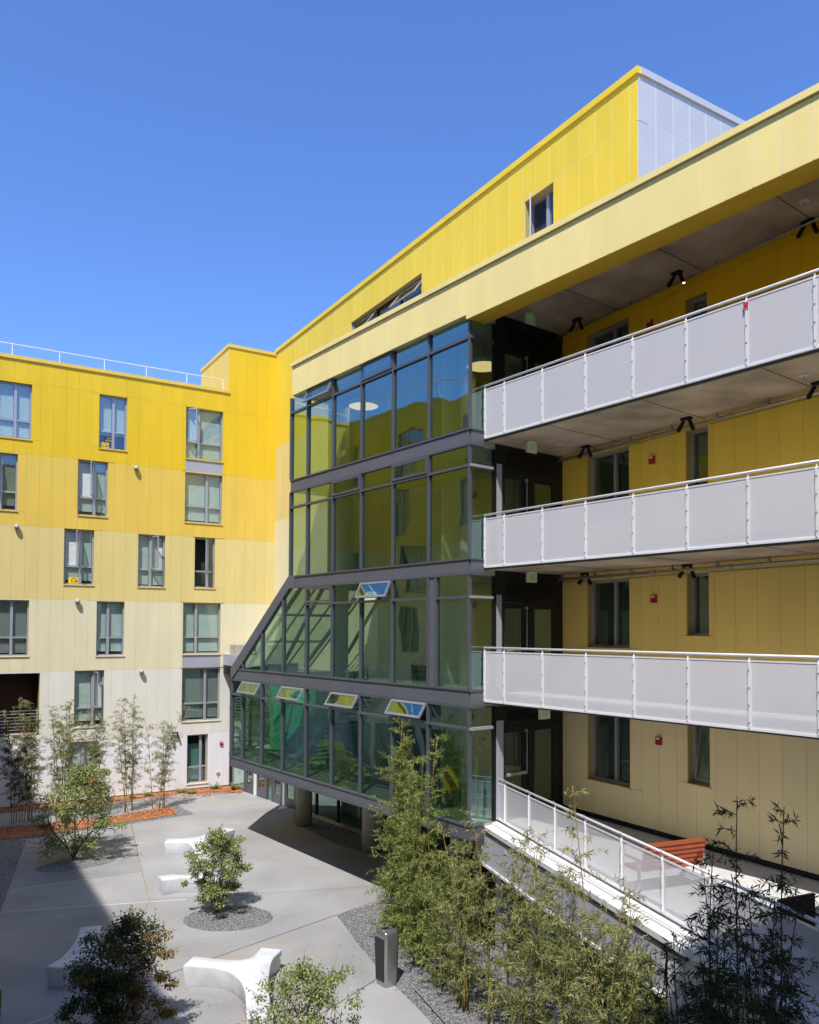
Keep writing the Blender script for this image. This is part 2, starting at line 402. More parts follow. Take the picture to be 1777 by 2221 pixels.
jline((-7.9, 14.06), (-6.3, 15.83), JW, .014); jline((-6.2, 15.97), (-1.84, 20.77), JD, .014); jline((-1.9, 15.05), (-.64, 17.02), JD, .014)
def bed(name, pts, z, m, label=None, jag=.0, dome=0.):
    P = []
    for i in range(len(pts)):
        a, b = Vector(pts[i][:2]), Vector(pts[(i + 1) % len(pts)][:2]); k = max(1, int((b - a).length / .25)) if jag else 1
        for j in range(k):
            q = a.lerp(b, j / k); P.append(q + Vector((random.uniform(-jag, jag), random.uniform(-jag, jag))) if j else q)
    a = sum(P[i].x * P[(i + 1) % len(P)].y - P[(i + 1) % len(P)].x * P[i].y for i in range(len(P)))
    if a < 0: P.reverse()
    o = struct(part(name, MB().prism([(p.x, p.y) for p in P], -.05, z), m, None))
    if label: o['label'] = label
    return o
bed('gravel_bed', [(-.57, 21.99), (-1.84, 20.77), (-1.09, 18.67), (-.49, 17.14), (.14, 15.84), (1.6, 12.4), (3.2, 8), (8, 8), (5.3, 14.5), (3.4, 20.3), (1.6, 22.2)], .006, GRAV, 'grey gravel strip between the paving and the terrace wall')
bed('gravel_bed', [(-14.2, 27.9), (-13.21, 27.9), (-10.47, 20.76), (-8.6, 16.2), (-12, 14), (-22, 26)], .006, GRAV, 'dark gravel wedge at the left edge in shade')
def ring(c, rx, ry, ang=0, n=40, pw=1):
    return [(c[0] + rx * math.cos(t) * math.cos(ang) - ry * math.sin(t) * math.sin(ang), c[1] + rx * math.cos(t) * math.sin(ang) + ry * math.sin(t) * math.cos(ang)) for t in [2 * math.pi * i / n for i in range(n)]]
bed('gravel_bed', ring((-4.55, 20.5), 1.12, .88), .006, GRAV, 'round grey gravel bed under the central maple')
bed('gravel_bed', ring((-10.3, 25.15), 1.2, .62, .62), .006, GRAV, 'lens shaped gravel bed under the far left maple')
bed('gravel_bed', ring((-5.6, 14.1), 1.0, .8), .006, GRAV, 'gravel bed under the near left maple')
bed('gravel_bed', ring((-1.9, 13.3), 1.0, .8), .006, GRAV, 'gravel bed under the near centre maple')
bed('gravel_border', [(-15.5, 26.8), (-12.84, 28.35), (-11.2, 29.68), (-8.5, 31.95), (-9.7, 33.6), (-11.9, 31.1), (-16.4, 28.9)], .008, GRAV, 'thin gravel border round the mulch bed')
bed('mulch_bed', [(-16.2, 27.3), (-14.03, 27.9), (-12.84, 28.65), (-11.3, 29.97), (-9.1, 31.82), (-9.92, 33.2), (-11.7, 31.0), (-16.6, 29.0)], .03, MULCH, 'orange bark mulch bed under the bamboo', .04)
bed('mulch_bed', [(-7.45, 36.6), (-7.55, 36.0), (-8.22, 36.2), (-10.08, 35.94), (-12.42, 34.2), (-18, 30.9), (-19, 31.1), (-8.4, 37.6)], .03, MULCH, 'orange bark mulch strip along the foot of the north wing', .04)
bed('gravel_bed', [GLASS.pt(s, w, 0).xy for s, w in ((-14.9, 3.9), (-13.2, 2.9), (-9.5, 2.6), (-5, 3.2), (-3.2, 1.6), (-.5, .6), (1, 1), (1, 4), (-14.9, 4.05))], .006, GRAV, 'gravel strip in the shade under the glazed hall')
ed = MB(); a = ground(780 + 950 * .1275, 1980 + 1340 * .1275); b = ground(780 + 1440 * .1275, 1980 + 1890 * .1275)
dr = (b - a).normalized(); nn = Vector((-dr.y, dr.x, 0)) * .008; p0, p1 = a, b + dr * 5
part('edging_strip', MB().prism([(q.x, q.y) for q in (p0 + nn, p0 - nn, p1 - nn, p1 + nn)], -.02, .022), BLACKM, None)
o = bpy.data.objects['edging_strip']; o['label'] = 'thin dark steel edging laid in the gravel near the bin'; o['category'] = 'edging'
# ================================================================== NORTH WING
nw = thing('north_wing', 'six storey apartment wing clad in panels fading from white at the ground to strong yellow', 'building', NORTH.at(0))
ZB = [0.06, 2.54, 5.53, 8.55, 11.58, 14.6]
NW = [(-9.99, -8.61, 15.19, 17.51), (-5.94, -4.78, 15.19, 17.55), (-2.16, -.42, 15.19, 17.56), (-10.3, -9.1, 12.18, 14.53), (-6.74, -5.545, 12.2, 14.575),
      (-2.17, -.42, 12.24, 14.54), (-7.25, -6.07, 9.21, 11.57), (-4.215, -3.036, 9.205, 11.545), (-1.69, -.737, 9.24, 11.553), (-10.03, -8.58, 6.19, 8.49),
      (-5.92, -4.76, 6.16, 8.515), (-2.19, -.433, 6.19, 8.525), (-2.2, -.422, 3.12, 5.52), (-6.75, -5.573, 3.13, 5.53), (-6.975, -5.77, .3, 2.5), (-1.93, -.97, .28, 2.49)]
LOG = (-10.85, -8.12, 2.88, 5.465)
SP1 = (-2.16, -.42, 14.58, 15.15); SP2 = (-2.19, -.43, 5.56, 6.15)
holes = [tuple(h) for h in NW] + [LOG]
backing(NORTH, -22, 2.6, 0, ROOF - .1, .02, .5, holes, SEAM, nw)
blk = [(-.15, 2.2, ROOF - .1, 20.7)]
backing(NORTH, -.15, 2.6, ROOF - .1, 20.7, .02, .42, [], SEAM, nw)
for i in range(6):
    z0, z1 = ZB[i], (ZB[i + 1] if i < 5 else 17.6)
    panels(NORTH, -14.6 if i != 5 else -14.6, 2.34, .5, z0, z1, holes + [SP1, SP2], ROWP[i], nw, phase=-.27)
panels(NORTH, -14.6, -.15, .5, 17.6, ROOF - .12, [], ROWP[5], nw, phase=-.27)
panels(NORTH, -.15, 2.34, .5, 17.6, 20.7, [], ROWP[5], nw, phase=-.27)
for i in range(6): bx('wall_panel', NORTH, -22, -14.61, -.012, .02, ZB[i], (ZB[i + 1] if i < 5 else ROOF - .12), ROWP[i], nw)
for r in (SP1, SP2): bx('spandrel_panel', NORTH, r[0], r[1], 0, .02, r[2], r[3], LAV, nw)
bx('coping', NORTH, -22, -.12, -.07, .45, ROOF - .12, ROOF + .03, ROWP[4], nw)
bx('coping', NORTH, -.2, 2.24, -.06, .45, 20.7, 20.85, ROWP[4], nw)
WB = Plane(NORTH.pt(-.15, 0, 0).xy, -dB)     # left face of the stair block, seen running back
for k in range(8): bx('wall_panel', WB, -4.4 + k * .55 + .006, -4.4 + (k + 1) * .55 - .006, -.012, .02, ROOF - .5, 20.7, ROWP[4], nw)
bx('coping', WB, -4.4, -.0, -.06, .3, 20.7, 20.85, ROWP[4], nw)
bx('wall', WB, -4.4, 0, .02, 2.35, ROOF - .5, 20.69, SEAM, nw)
bx('roof', NORTH, -22, 2.2, .43, 9, ROOF - .6, ROOF - .5, CONC, nw)
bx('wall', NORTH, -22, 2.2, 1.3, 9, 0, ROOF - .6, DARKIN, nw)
mulls = [.56, .53, .36, .5, .56, .6, .55, .47, .66, .56, .42, .36, .62, .62, .5, .68]
sash = {2: (0, 38, False), 3: (0, 60, True), 4: (0, 70, True), 6: (0, 70, True), 7: (1, 68, False), 8: (0, 72, True), 13: (1, 70, False), 10: (0, 0, False)}
bl = [.98, .74, .97, .93, .93, .97, .93, .97, 0, .97, .95, .97, .97, .93, .95, 0]
wins = []
for i, r in enumerate(NW):
    w = window(NORTH, r, nw, mull=mulls[i], tran=.33, sash=sash.get(i) if i != 10 else None, blind=bl[i], sill=ROWP[max(0, sum(1 for z in ZB[1:] if r[2] + .1 > z))], depth=.13,
               bmat=mat('blind_shade', (.30, .31, .30), .6) if i in (8, 9, 12, 3) else None)
    wins.append(w)
# curtain in the ground floor window
cmb = MB(); r = NW[15]
pts = []
for k in range(25):
    s = r[0] + .07 + k * .033; pts.append((s, .3 + .02 * math.sin(k * 1.6)))
for a, b in zip(pts, pts[1:]): cmb.poly([(a[0], a[1], .4), (b[0], b[1], .4), (b[0], b[1], 2.05), (a[0], a[1], 2.05)])
part('curtain', cmb, mat('green_curtain', (.16, .32, .28), .8), wins[15], NORTH.M)
# open loggia with brown boards
bx('loggia_floor', NORTH, LOG[0], LOG[1], .42, 1.6, LOG[2] - .2, LOG[2], CONC, nw)
for z in range(17): bx('board', NORTH, LOG[0], LOG[1], 1.22, 1.25, LOG[2] + z * .152 + .004, LOG[2] + (z + 1) * .152 - .004, BROWN, nw)
for z in range(17): bx('board', NORTH, LOG[1] - .03, LOG[1] - .004, .43, 1.22, LOG[2] + z * .152 + .004, LOG[2] + (z + 1) * .152 - .004, BROWN, nw)
lr = thing('loggia_railing', 'thin horizontal bar railing across the brown loggia opening at the far left', 'railing', NORTH.at(-9.4, .1, LOG[2]))
for k in range(8): part('bar', MB().tube([(LOG[0] + .05, .1, LOG[2] + .12 + k * .13), (LOG[1] - .02, .1, LOG[2] + .12 + k * .13)], .012, 6), GREYL, lr, NORTH.M)
for s in (-10.7, -9.4, -8.2): part('post', MB().box(s - .02, s + .02, .085, .12, LOG[2], LOG[2] + 1.1), GREYL, lr, NORTH.M)
# window signs
def card(win, s, z, w, h, bgm, words, fg, label, cat):
    t = thing('window_sign', label, cat, NORTH.at(s, .14, z))
    bx('card', NORTH, s - w / 2, s + w / 2, .150, .158, z - h / 2, z + h / 2, bgm, t)
    for (txt, size, dx, dz, shear) in words:
        put('lettering', text_mesh(txt, size, fg, shear, .0015, .0), t, NORTH.at(s + dx, .146, z + dz) @ STAND)
YEL = mat('sign_yellow', (.85, .60, .03), .6); NAVY = mat('sign_navy', (.02, .035, .12), .6); INK = mat('sign_ink', (.02, .02, .03), .6)
card(None, -6.83, 9.39, .44, .24, YEL, [('Cal', .24, 0, 0, .5)], INK, 'yellow sign with Cal in dark script in the corner of a third band window', 'sign')
card(None, -5.66, 15.37, .34, .22, YEL, [('Cal', .22, 0, 0, .5)], INK, 'yellow Cal script sign low in the window below a navy sign', 'sign')
card(None, -5.50, 15.62, .40, .24, NAVY, [('GO', .1, 0, .06, 0), ('BEARS', .1, 0, -.05, 0)], YEL, 'navy sign reading GO BEARS in yellow letters in an upper window', 'sign')
# roof railing
rr = thing('roof_railing', 'slim steel pipe railing along the roof edge of the north wing', 'railing', NORTH.at(-5, .3, ROOF))
part('handrail', MB().tube([(-16, .1, 19.12), (-.35, .1, 19.12)], .024, 8), WHITEM, rr, NORTH.M)
for s in (-15, -13.1, -11.2, -9.37, -7.556, -5.736, -3.946, -2.122, -.398): part('post', MB().tube([(s, .1, ROOF), (s, .1, 19.12)], .02, 6), WHITEM, rr, NORTH.M)
# dome lamps
for (s, z, lb) in ((-4.366, 14.47, 'small silver dome wall lamp right of the second band windows near the top'), (-9.1, 11.521, 'small silver dome wall lamp at the far left of the wing'),
                   (-6.714, 8.499, 'small silver dome wall lamp on the cream band'), (-4.02, 5.447, 'small silver dome wall lamp on the off white band')):
    t = thing('wall_lamp', lb, 'lamp', NORTH.at(s, 0, z), 'dome lamps on the panel wall')
    prof = [(.02, -.11), (.09, -.10), (.115, -.04), (.11, .02), (.07, .07), (.015, .09)]
    part('lamp_hood', MB().lathe(prof, 14), GREYL, t, NORTH.at(s, -.12, z), True)
    part('lamp_lens', MB().lathe([(.02, -.125), (.075, -.112)], 12), BLACKM, t, NORTH.at(s, -.12, z))
    part('bracket', MB().box(-.04, .04, -.05, 0, -.05, .05), GREYL, t, NORTH.at(s, -.0, z))
def twin(name, W, label, cat, up, group):
    t = thing(name, label, cat, W, group)
    part('mount', MB().box(-.13, .13, -.07, .07, -.05, 0), BLACKM, t, W)
    for sg, a in ((-1, 35), (1, -30)):
        part('stem', MB().tube([(sg * .09, 0, -.05), (sg * .11, 0, -.12)], .02, 6), BLACKM, t, W)
        D = Vector((sg * .35, -.45 if sg < 0 else .1, -1)).normalized(); p = Vector((sg * .11, 0, -.11))
        part('spot', MB().tube([p - D * .04, p + D * .22, p + D * .24], [.042, .05, .045], 10), BLACKM, t, W)
    return t
twin('twin_spotlight', NORTH.at(-2.515, -.14, 2.68), 'black twin spotlight on the white ground storey wall', 'lamp', 0, None)
def alarm(P, s, z, label):
    t = thing('fire_alarm', label, 'fire alarm', P.at(s, 0, z), 'red fire alarms on the walls')
    part('body', MB().box(-.07, .07, -.075, -.013, -.085, .085), RED, t, P.at(s, 0, z))
    part('strobe', MB().box(-.05, .05, -.085, -.0755, .03, .07), WHITEM, t, P.at(s, 0, z))
    part('grille', MB().box(-.045, .045, -.079, -.0755, -.06, .0), BLACKM if False else RED, t, P.at(s, 0, z))
alarm(NORTH, -.344, 2.02, 'small red fire alarm on the white wall beside the dark corner gap')
t = thing('wall_outlet', 'small grey outlet box low on the white wall near the ferns', 'outlet', NORTH.at(-.475, 0, .64))
part('box', MB().box(-.08, .08, -.05, -.012, -.05, .05), GREYL, t, NORTH.at(-.475, 0, .64)); part('spout', MB().tube([(0, -.03, -.04), (0, -.05, -.12)], .018, 6), GREYL, t, NORTH.at(-.475, 0, .64))
t = thing('corner_gap_bar', 'black square bar added for the dark gap in the corner beside the white wall', 'pipe', NORTH.at(.1, -.1, 0))
part('pipe', MB().box(.05, .17, -.16, -.02, .05, 5.65), BLACKM, t, NORTH.M)  # black bar standing in for the dark corner gap, not a real pipe
for z in (1.5, 3.6): part('grey_band', MB().box(.03, .19, -.18, -.01, z, z + .07), GREY, t, NORTH.M)
t = thing('entrance_canopy', 'grey metal canopy box jutting from the north wing behind the sloping frame edge', 'canopy', NORTH.at(.5, -.5, 5.65))
part('box', MB().box(-.3, 2.2, -1.6, -.013, 5.66, 6.17), LAV, t, NORTH.M)
part('parapet', MB().box(-.03, 2.2, -.9, -.2, 6.18, 6.6), mat('weathered_metal', (.45, .42, .38), .4, .4, var=.25, scale=4), t, NORTH.M)
part('bracket', MB().prism([(-.29, -1.55), (.1, -.05), (-.29, -.05)], 5.25, 5.655), BLACKM, t, NORTH.M)
# ================================================================== UPPER BLOCK (yellow, behind)
ub = thing('upper_block', 'tall yellow panel block rising behind the galleries with a silver panelled end', 'building', UPPER.at(10))
ZR = 20.85
BW = [(18.9, 20.12, 17.9, 19.65), (7.99, 13.33, 18.75, 19.73)]
backing(UPPER, .0, 23.1, 0, ZR, .02, .71, BW, SEAM, ub); backing(UPPER, .06, 23.1, 9, ZR - .01, -.0105, .0, BW, SEAML, ub, 'seam_strip')
panels(UPPER, 0.01, 23.14, .586, 19.72, ZR, BW, P_UP, ub, phase=.04, name='wall_panel', gap=.010)
panels(UPPER, 0.01, 23.14, .586, 16.17, 19.72, BW, P_UP, ub, phase=.04, gap=.010)
for i, (z0, z1, m) in enumerate(((12.56, 16.17, ROWP[3]), (8.95, 12.56, ROWP[2]), (5.3, 8.95, ROWP[2]), (.05, 5.3, ROWP[1]))):
    panels(UPPER, 0.01, 9.2 if i < 1 else 12, .586, z0, z1, [], m, ub, phase=.04, gap=.010)
bx('coping', UPPER, -.02, 23.2, -.07, .4, ZR, ZR + .17, P_UP, ub)
# reveals and windows
window(UPPER, BW[0], ub, mull=.62, tran=None, sash=(0, 42, False), depth=.2, blind=.95, frame=GREYL, bmat=mat('blind_navy', (.06, .07, .09), .6))
f = part('window', MB().box(7.99, 13.33, .22, .3, 19.66, 19.73).box(7.99, 13.33, .22, .3, 18.75, 18.82).box(7.99, 8.05, .22, .3, 18.82, 19.66).box(13.27, 13.33, .22, .3, 18.82, 19.66)
         .box(9.73, 9.79, .22, .3, 18.82, 19.66).box(11.5, 11.56, .22, .3, 18.82, 19.66), BLACKM, ub, UPPER.M)
for a, b in ((8.05, 9.73), (9.79, 11.5), (11.56, 13.27)): bx('pane', UPPER, a, b, .26, .27, 18.82, 19.66, WING, f)
for a, b in ((8.05, 9.73), (11.56, 13.27)):
    W = UPPER.at(a, .21, 19.66) @ Matrix.Rotation(rad(-38), 4, 'X'); ww = b - a; h = .8
    part('sash', MB().box(0, ww, -.04, 0, -.06, 0).box(0, ww, -.04, 0, -h, -h + .06).box(0, .06, -.04, 0, -h + .06, -.06).box(ww - .06, ww, -.04, 0, -h + .06, -.06), GREYL, f, W)
    part('pane', MB().box(.06, ww - .06, -.025, -.015, -h + .06, -.06), WING, f, W)
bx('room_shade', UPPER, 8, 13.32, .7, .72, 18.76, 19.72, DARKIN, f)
# silver end
for k in range(14):
    a = -.0 + k * .62
    for z0, z1 in ((15.3, 19.70), (19.715, ZR)): bx('side_panel', SIDE, a + .01, a + .61, -.012, .02, z0, z1, SILV, ub)
bx('coping', SIDE, .05, 8.8, -.07, .3, ZR, ZR + .17, SILV, ub)
bx('wall', SIDE, .36, 8.7, -.0105, .3, 15.2, ZR - .01, WHITEM, ub)
bx('roof', SIDE, .36, 8.7, .3, 22, ZR - .3, ZR - .2, CONC, ub)
# ================================================================== GALLERY WING
gw = thing('gallery_wing', 'four storey gallery wing with open walkways and a pale yellow fascia on top', 'building', GALW.at(3))
SL = {4: 11.74, 3: 8.73, 2: 5.633}
CEIL4 = 14.85
big = (.867, 2.235); small = (3.84, 4.403)
GH = [(*big, 3.74, 5.5), (*small, 4.12, 5.5), (*big, 6.92, 8.52), (*small, 7.22, 8.53), (*big, 9.95, 11.59), (*small, 10.3, 11.59), (1.346 - .48, 2.698 - .46, 12.95, 14.58), (3.84, 4.40, 13.1, 14.40)]
backing(GALW, 0, 14, 2.4, 15, .03, .53, GH, SEAM, gw)
for (z0, z1, m) in ((2.95, 5.56, GALP[0]), (5.9, 8.53, GALP[1]), (9.0, 11.59, GALP[2]), (12.0, 14.65, GALP[3])):
    panels(GALW, 0, 9, .489, z0, z1, GH, m, gw, phase=.15, gap=.006)
    bx('wall_panel', GALW, 9, 14, -.012, .018, z0, z1, m, gw)
for z0, z1, m in ((8.54, 8.72, GALP[1]), (11.6, 11.73, GALP[2]), (14.66, 14.84, GALP[3])): bx('wall_trim', GALW, 0, 14, .0, .028, z0, z1, m, gw)
bx('base_strip', GALW, 0, 14, .0, .028, 2.84, 2.945, BLACKM, gw)  # black strip along the foot of the gallery wall
for i, r in enumerate(GH):
    bigw = i % 2 == 0
    m = GALP[i // 2]
    f = window(GALW, r, gw, mull=.56 if bigw else None, tran=None, depth=.17, blind=(.97 if i in (0, 2, 4) else 0 if i in (1, 7) else .9), frame=GREYL if i else GREYL, mw=.08,
               sash=(0, 0, False) if False else None, bmat=mat('blind_dark', (.10, .13, .09), .7), sill=m)
    if i == 1 or i == 7:
        W = GALW.at(r[0] + .05, .16, r[2] + .06) @ Matrix.Rotation(rad(-10), 4, 'X'); ww = r[1] - r[0] - .1; h = 1.2 if i == 7 else 1.3
        part('sash', MB().box(0, ww, -.03, 0, 0, .05).box(0, ww, -.03, 0, h - .05, h).box(0, .05, -.03, 0, .05, h - .05).box(ww - .05, ww, -.03, 0, .05, h - .05), GREYL, f, W)
        part('pane', MB().box(.05, ww - .05, -.02, -.01, .05, h - .05), WING, f, W)
def slab_poly(w0, z0, z1, m, name, s1=13.0):
    a = RAILP.pt(-.02, w0, 0); b = RAILP.pt(s1, w0, 0); c = GALW.pt(13.9, -.0 + .03, 0); d = GALW.pt(0, .03, 0); e = DOORP.pt(.0 + w0, .02, 0)
    return part(name, MB().prism([(q.x, q.y) for q in (a, b, c, d)], z0, z1), m, gw)
for k, z in SL.items():
    slab_poly(.09, z, z + .2, CONC, 'gallery_slab')
    slab_poly(.09, z + .203, z + .215, mat('gallery_floor', (.66, .64, .60), .8, var=.08, scale=2), 'gallery_floor')
    bx('slab_edge', RAILP, -.02, 13, .05, .088, z - .01, z + .22, STEELG, gw)
slab_poly(.09, CEIL4, CEIL4 + .25, CONC, 'gallery_ceiling')
for k, z in SL.items():                                   # formwork joints of the slabs
    for s in (1.9, 4.3, 6.7, 9.2): bx('soffit_joint', RAILP, s, s + .02, .15, 2.6, z - .006, z - .0005, mat('joint_grey', (.16, .13, .11), .9), gw)
for s in (1.9, 4.3, 6.7, 9.2): bx('soffit_joint', RAILP, s, s + .02, .15, 2.6, CEIL4 - .006, CEIL4 - .0005, MATS['joint_grey'], gw)
# fascia
F0, F1 = -.57, 0.0
bx('fascia_core', RAILP, .03, 14, F0 + .03, F1, 14.475, 15.45, P_SOFF, gw)
bx('fascia_core', RAILP, -8.05, .03, F0 + .03, F1, 14.575, 15.45, SEAML, gw)
bx('fascia_seam_backing', RAILP, .03, 14, F0 - .0085, F0 + .028, 14.476, 15.43, SEAML, gw)
bx('fascia_seam_backing', RAILP, -8.05, .0, F0 - .0085, F0 + .028, 14.58, 15.43, SEAML, gw)
k = 0; s = .271 - .482 * 17
xs = [-8.06] + [.271 + .4785 * i for i in range(-17, 29)]
for a, b in zip(xs, xs[1:]):
    for c, d, z0 in ([(a, b, 14.56 if b <= .05 else 14.455)] if not (a < .02 < b) else [(a, .02, 14.56), (.02, b, 14.455)]):
        bx('fascia_panel', RAILP, c + .007, d - .007, F0 - .01, F0 + .01, z0, 15.44, P_FASC, gw)
bx('coping', RAILP, -8.1, 14, F0 - .06, F1 + .1, 15.455, 15.57, P_FASC, gw)
bx('fascia_end', RAILP, -8.08, -8.052, F0, 4, 14.56, 15.45, P_FASC, gw)
bx('roof', RAILP, -8.05, 14, F1 + .1, 3.3, 15.2, 15.3, CONC, gw)
# railings
POSTS = [RAILP.hit(u)[0] for u in (1052, 1094, 1177, 1271, 1375, 1492, 1625, 1775)]; POSTS += [POSTS[-1] + 1.17 * i for i in (1, 2, 3)]
LB = {4: 'perforated white metal railing of the top gallery', 3: 'perforated white metal railing of the middle gallery', 2: 'perforated white metal railing of the lowest gallery'}
TOPZ = {4: 13.035, 3: 10.01, 2: 6.935}
def railing(P, posts, z0, z1, t, strip=.0, lower=.085, panelm=PERF):
    s0, s1 = posts[0], posts[-1]
    part('handrail', MB().tube([(s0 - .03, .0, z1 - .022), (s1, .0, z1 - .022)], .024, 10), WHITEM, t, P.M, True)
    part('top_channel', MB().box(s0 - .03, s1, -.012, .025, z1 - lower - .045, z1 - lower - .02), WHITEM, t, P.M)
    part('bottom_channel', MB().box(s0 - .03, s1, -.02, .03, z0 + .0, z0 + .035), WHITEM, t, P.M)
    zt = z1 - lower - .045
    for i, s in enumerate(posts):
        mb = MB().box(s - .013, s + .013, -.012 - .02, .04, z0 + .036, zt)
        mb.box(s - .008, s + .008, -.004, .016, zt + .0255, z1 - .04)
        mb.poly([(s - .006, -.03, zt), (s - .006, .02, zt), (s - .006, .008, z1 - .045), (s - .006, -.01, z1 - .045)])
        po = part('post', mb, WHITEM, t, P.M)
        bb = MB()
        for q in range(4): bb.box(s - .02, s + .02, -.040, -.0325, z0 + .12 + q * .29, z0 + .14 + q * .29)
        part('bolt', bb, GREYL, po, P.M)
        if i + 1 < len(posts):
            e = posts[i + 1]
            bx('perforated_panel', P, s + .02, e - .02, -.004, .0, z0 + .036, zt - .001, panelm, t)
            fm = MB(); a, b = s + .02, e - .02
            fm.box(a, b, -.012, -.005, z0 + .036, z0 + .056).box(a, a + .012, -.012, -.005, z0 + .056, zt - .02).box(b - .012, b, -.012, -.005, z0 + .056, zt - .02)
            part('panel_trim', fm, WHITEM, t, P.M)
for k in (4, 3, 2):
    t = thing('gallery_railing', LB[k], 'railing', RAILP.at(0, 0, SL[k]), 'perforated railings of the open galleries')
    railing(RAILP, POSTS, SL[k] + .03, TOPZ[k], t)
    if k == 4:
        s = POSTS[6]
        rt = thing('red_tag', 'small red tape tied round a post of the top gallery railing', 'tape', RAILP.at(s, 0, 12.8))
        part('tape', MB().box(s - .035, s + .045, -.05, -.033, 12.80, 12.87).box(s - .032, s - .012, -.049, -.034, 12.74, 12.80), mat('tape_red', (.65, .03, .03), .5), rt, RAILP.M)
# pipes under the soffits
for k, z in ((4, 14.84), (3, 11.74), (2, 8.73)):
    nm = {4: 'top', 3: 'middle', 2: 'lowest'}[k]
    t = thing('sprinkler_pipe', 'grey metal pipe along the wall just under the ceiling of the ' + nm + ' gallery', 'pipe', GALW.at(0, -.15, z - .12), 'pipes under the gallery ceilings')
    r = .035 if k < 4 else .02; zz = z - .13 if k < 4 else z - .08
    part('pipe', MB().tube([(-.35, -.17, zz), (13, -.17, zz)], r, 10), PIPE, t, GALW.M, True)
    for s in (.12, 1.3, 2.45, 3.6, 4.75, 5.9, 7.1): part('hanger', MB().box(s - .012, s + .012, -.19, -.15, zz + r, z).box(s - .03, s + .03, -.21, -.13, zz - .005, zz + .03 + r), PIPE, t, GALW.M)
    for s in (-.3, 1.75, 3.05, 5.0): part('coupling', MB().tube([(s, -.17, zz), (s + .09, -.17, zz)], r * 1.35, 10), PIPE, t, GALW.M)
# spots, discs, exit signs, alarms
SP = [(1251.6, 692, 14.85, 'top gallery spotlight nearest the glazed hall'), (1468, 590, 14.85, 'second spotlight along the top gallery, with a lit lens'), (1753, 478, 14.85, 'spotlight at the right edge of the top gallery ceiling'),
      (1270.7, 967, 11.74, 'middle gallery ceiling spotlight nearest the glazed hall'), (1489, 906, 11.74, 'middle gallery ceiling spotlight above the narrow window'), (1776, 828, 11.74, 'middle gallery ceiling spotlight at the right edge'),
      (1270, 1243, 8.73, 'lowest gallery ceiling spotlight nearest the glazed hall'), (1491, 1224.5, 8.73, 'lowest gallery ceiling spotlight above the narrow window'), (1780, 1212, 8.73, 'lowest gallery ceiling spotlight at the right edge')]
for i, (u, v, z, lb) in enumerate(SP):
    p = ground(u, v, z - .005); W = Matrix.Translation(p) @ Matrix.Rotation(math.atan2(GALW.x.y, GALW.x.x), 4, 'Z') @ Matrix.Scale(.85, 4)
    t = twin('twin_spotlight', W, 'black twin ' + lb if not lb.startswith('second') else 'black twin headed ' + lb, 'lamp', 0, 'twin spotlights under the galleries')
    if i == 1: part('lens', MB().lathe([(.03, -.345), (.036, -.335)], 10, .195, .02), mat('lit_lens', (.9, .5, .3), .5, emit=(1, .45, .25), estr=4), t, W)
for u, v, z, lb in ((1213, 692, 14.85, 'white ceiling disc beside the first spotlight of the top gallery'), (1215.6, 963, 11.74, 'white ceiling disc near the exit sign of the middle gallery'), (1744, 813, 11.74, 'white ceiling disc at the right end of the middle gallery ceiling'), (1745, 436, 14.85, 'white ceiling disc at the right end of the top gallery ceiling')):
    p = ground(u, v, z - .003); t = thing('ceiling_sprinkler', lb, 'sprinkler', Matrix.Translation(p), 'white sprinkler discs')
    part('plate', MB().lathe([(.085, -.018), (.09, -.002)], 16), WHITEM, t, Matrix.Translation(p)); part('nozzle', MB().lathe([(.012, -.07), (.014, -.018)], 8), GREYL, t, Matrix.Translation(p))
EXG = mat('exit_green', (.02, .40, .10), .5, emit=(.04, .6, .15), estr=.12); EXB = mat('exit_housing', (.80, .76, .66), .5)
for u, v, z, nm in ((1150, 679, 14.85, 'top'), (1153, 957, 11.74, 'middle'), (1153, 1239, 8.73, 'lowest'), (1181, 1533, 5.63, 'terrace')):
    p = ground(u, v, z - .003)
    W = Matrix.Translation(p) @ Matrix.Rotation(math.atan2(DOORP.x.y, DOORP.x.x), 4, 'Z')
    t = thing('exit_sign', 'beige EXIT sign with green letters hanging over the ' + (nm + ' gallery' if nm != 'terrace' else 'terrace, half hidden by the railing'), 'sign', W, 'exit signs')
    part('canopy', MB().box(-.09, .09, -.05, .05, -.02, 0), EXB, t, W)
    hb = part('housing', MB().box(-.16, .16, -.03, .03, -.27, -.021), EXB, t, W)
    put('lettering', text_mesh('EXIT', .20, EXG, 0, .001, .0), t, W @ Matrix.Translation((0, -.034, -.145)) @ STAND @ Matrix.Diagonal((.46, 1, 1, 1)))
alarm(GALW, 2.943, 11.117, 'red fire alarm on the middle gallery wall'); alarm(GALW, 2.979, 8.022, 'red fire alarm on the lowest gallery wall')
alarm(GALW, 3.1, 4.916, 'red fire alarm on the pale wall above the terrace'); alarm(GALW, 2.905, 14.19, 'red fire alarm peeping above the railing of the top gallery')
# ================================================================== GLAZED HALL
gh = thing('glazed_hall', 'dark grey framed curtain wall hall with sloping left edge standing on round columns', 'building', GLASS.at(-4))
MU = [0, -1.475, -2.95, -4.405, -5.865, -7.315]         # mullion grid, to the right the corner
LEFT_U = -8.34
levels = [(2.90, 5.53, 5.065, 1), (5.97, 8.58, 8.08, 2), (8.985, 11.57, 11.11, 3), (11.985, 14.56, 14.08, 4)]
bands = [(2.545, 2.895, 1), (5.535, 5.965, 1), (8.585, 8.98, 0), (11.575, 11.98, 0)]
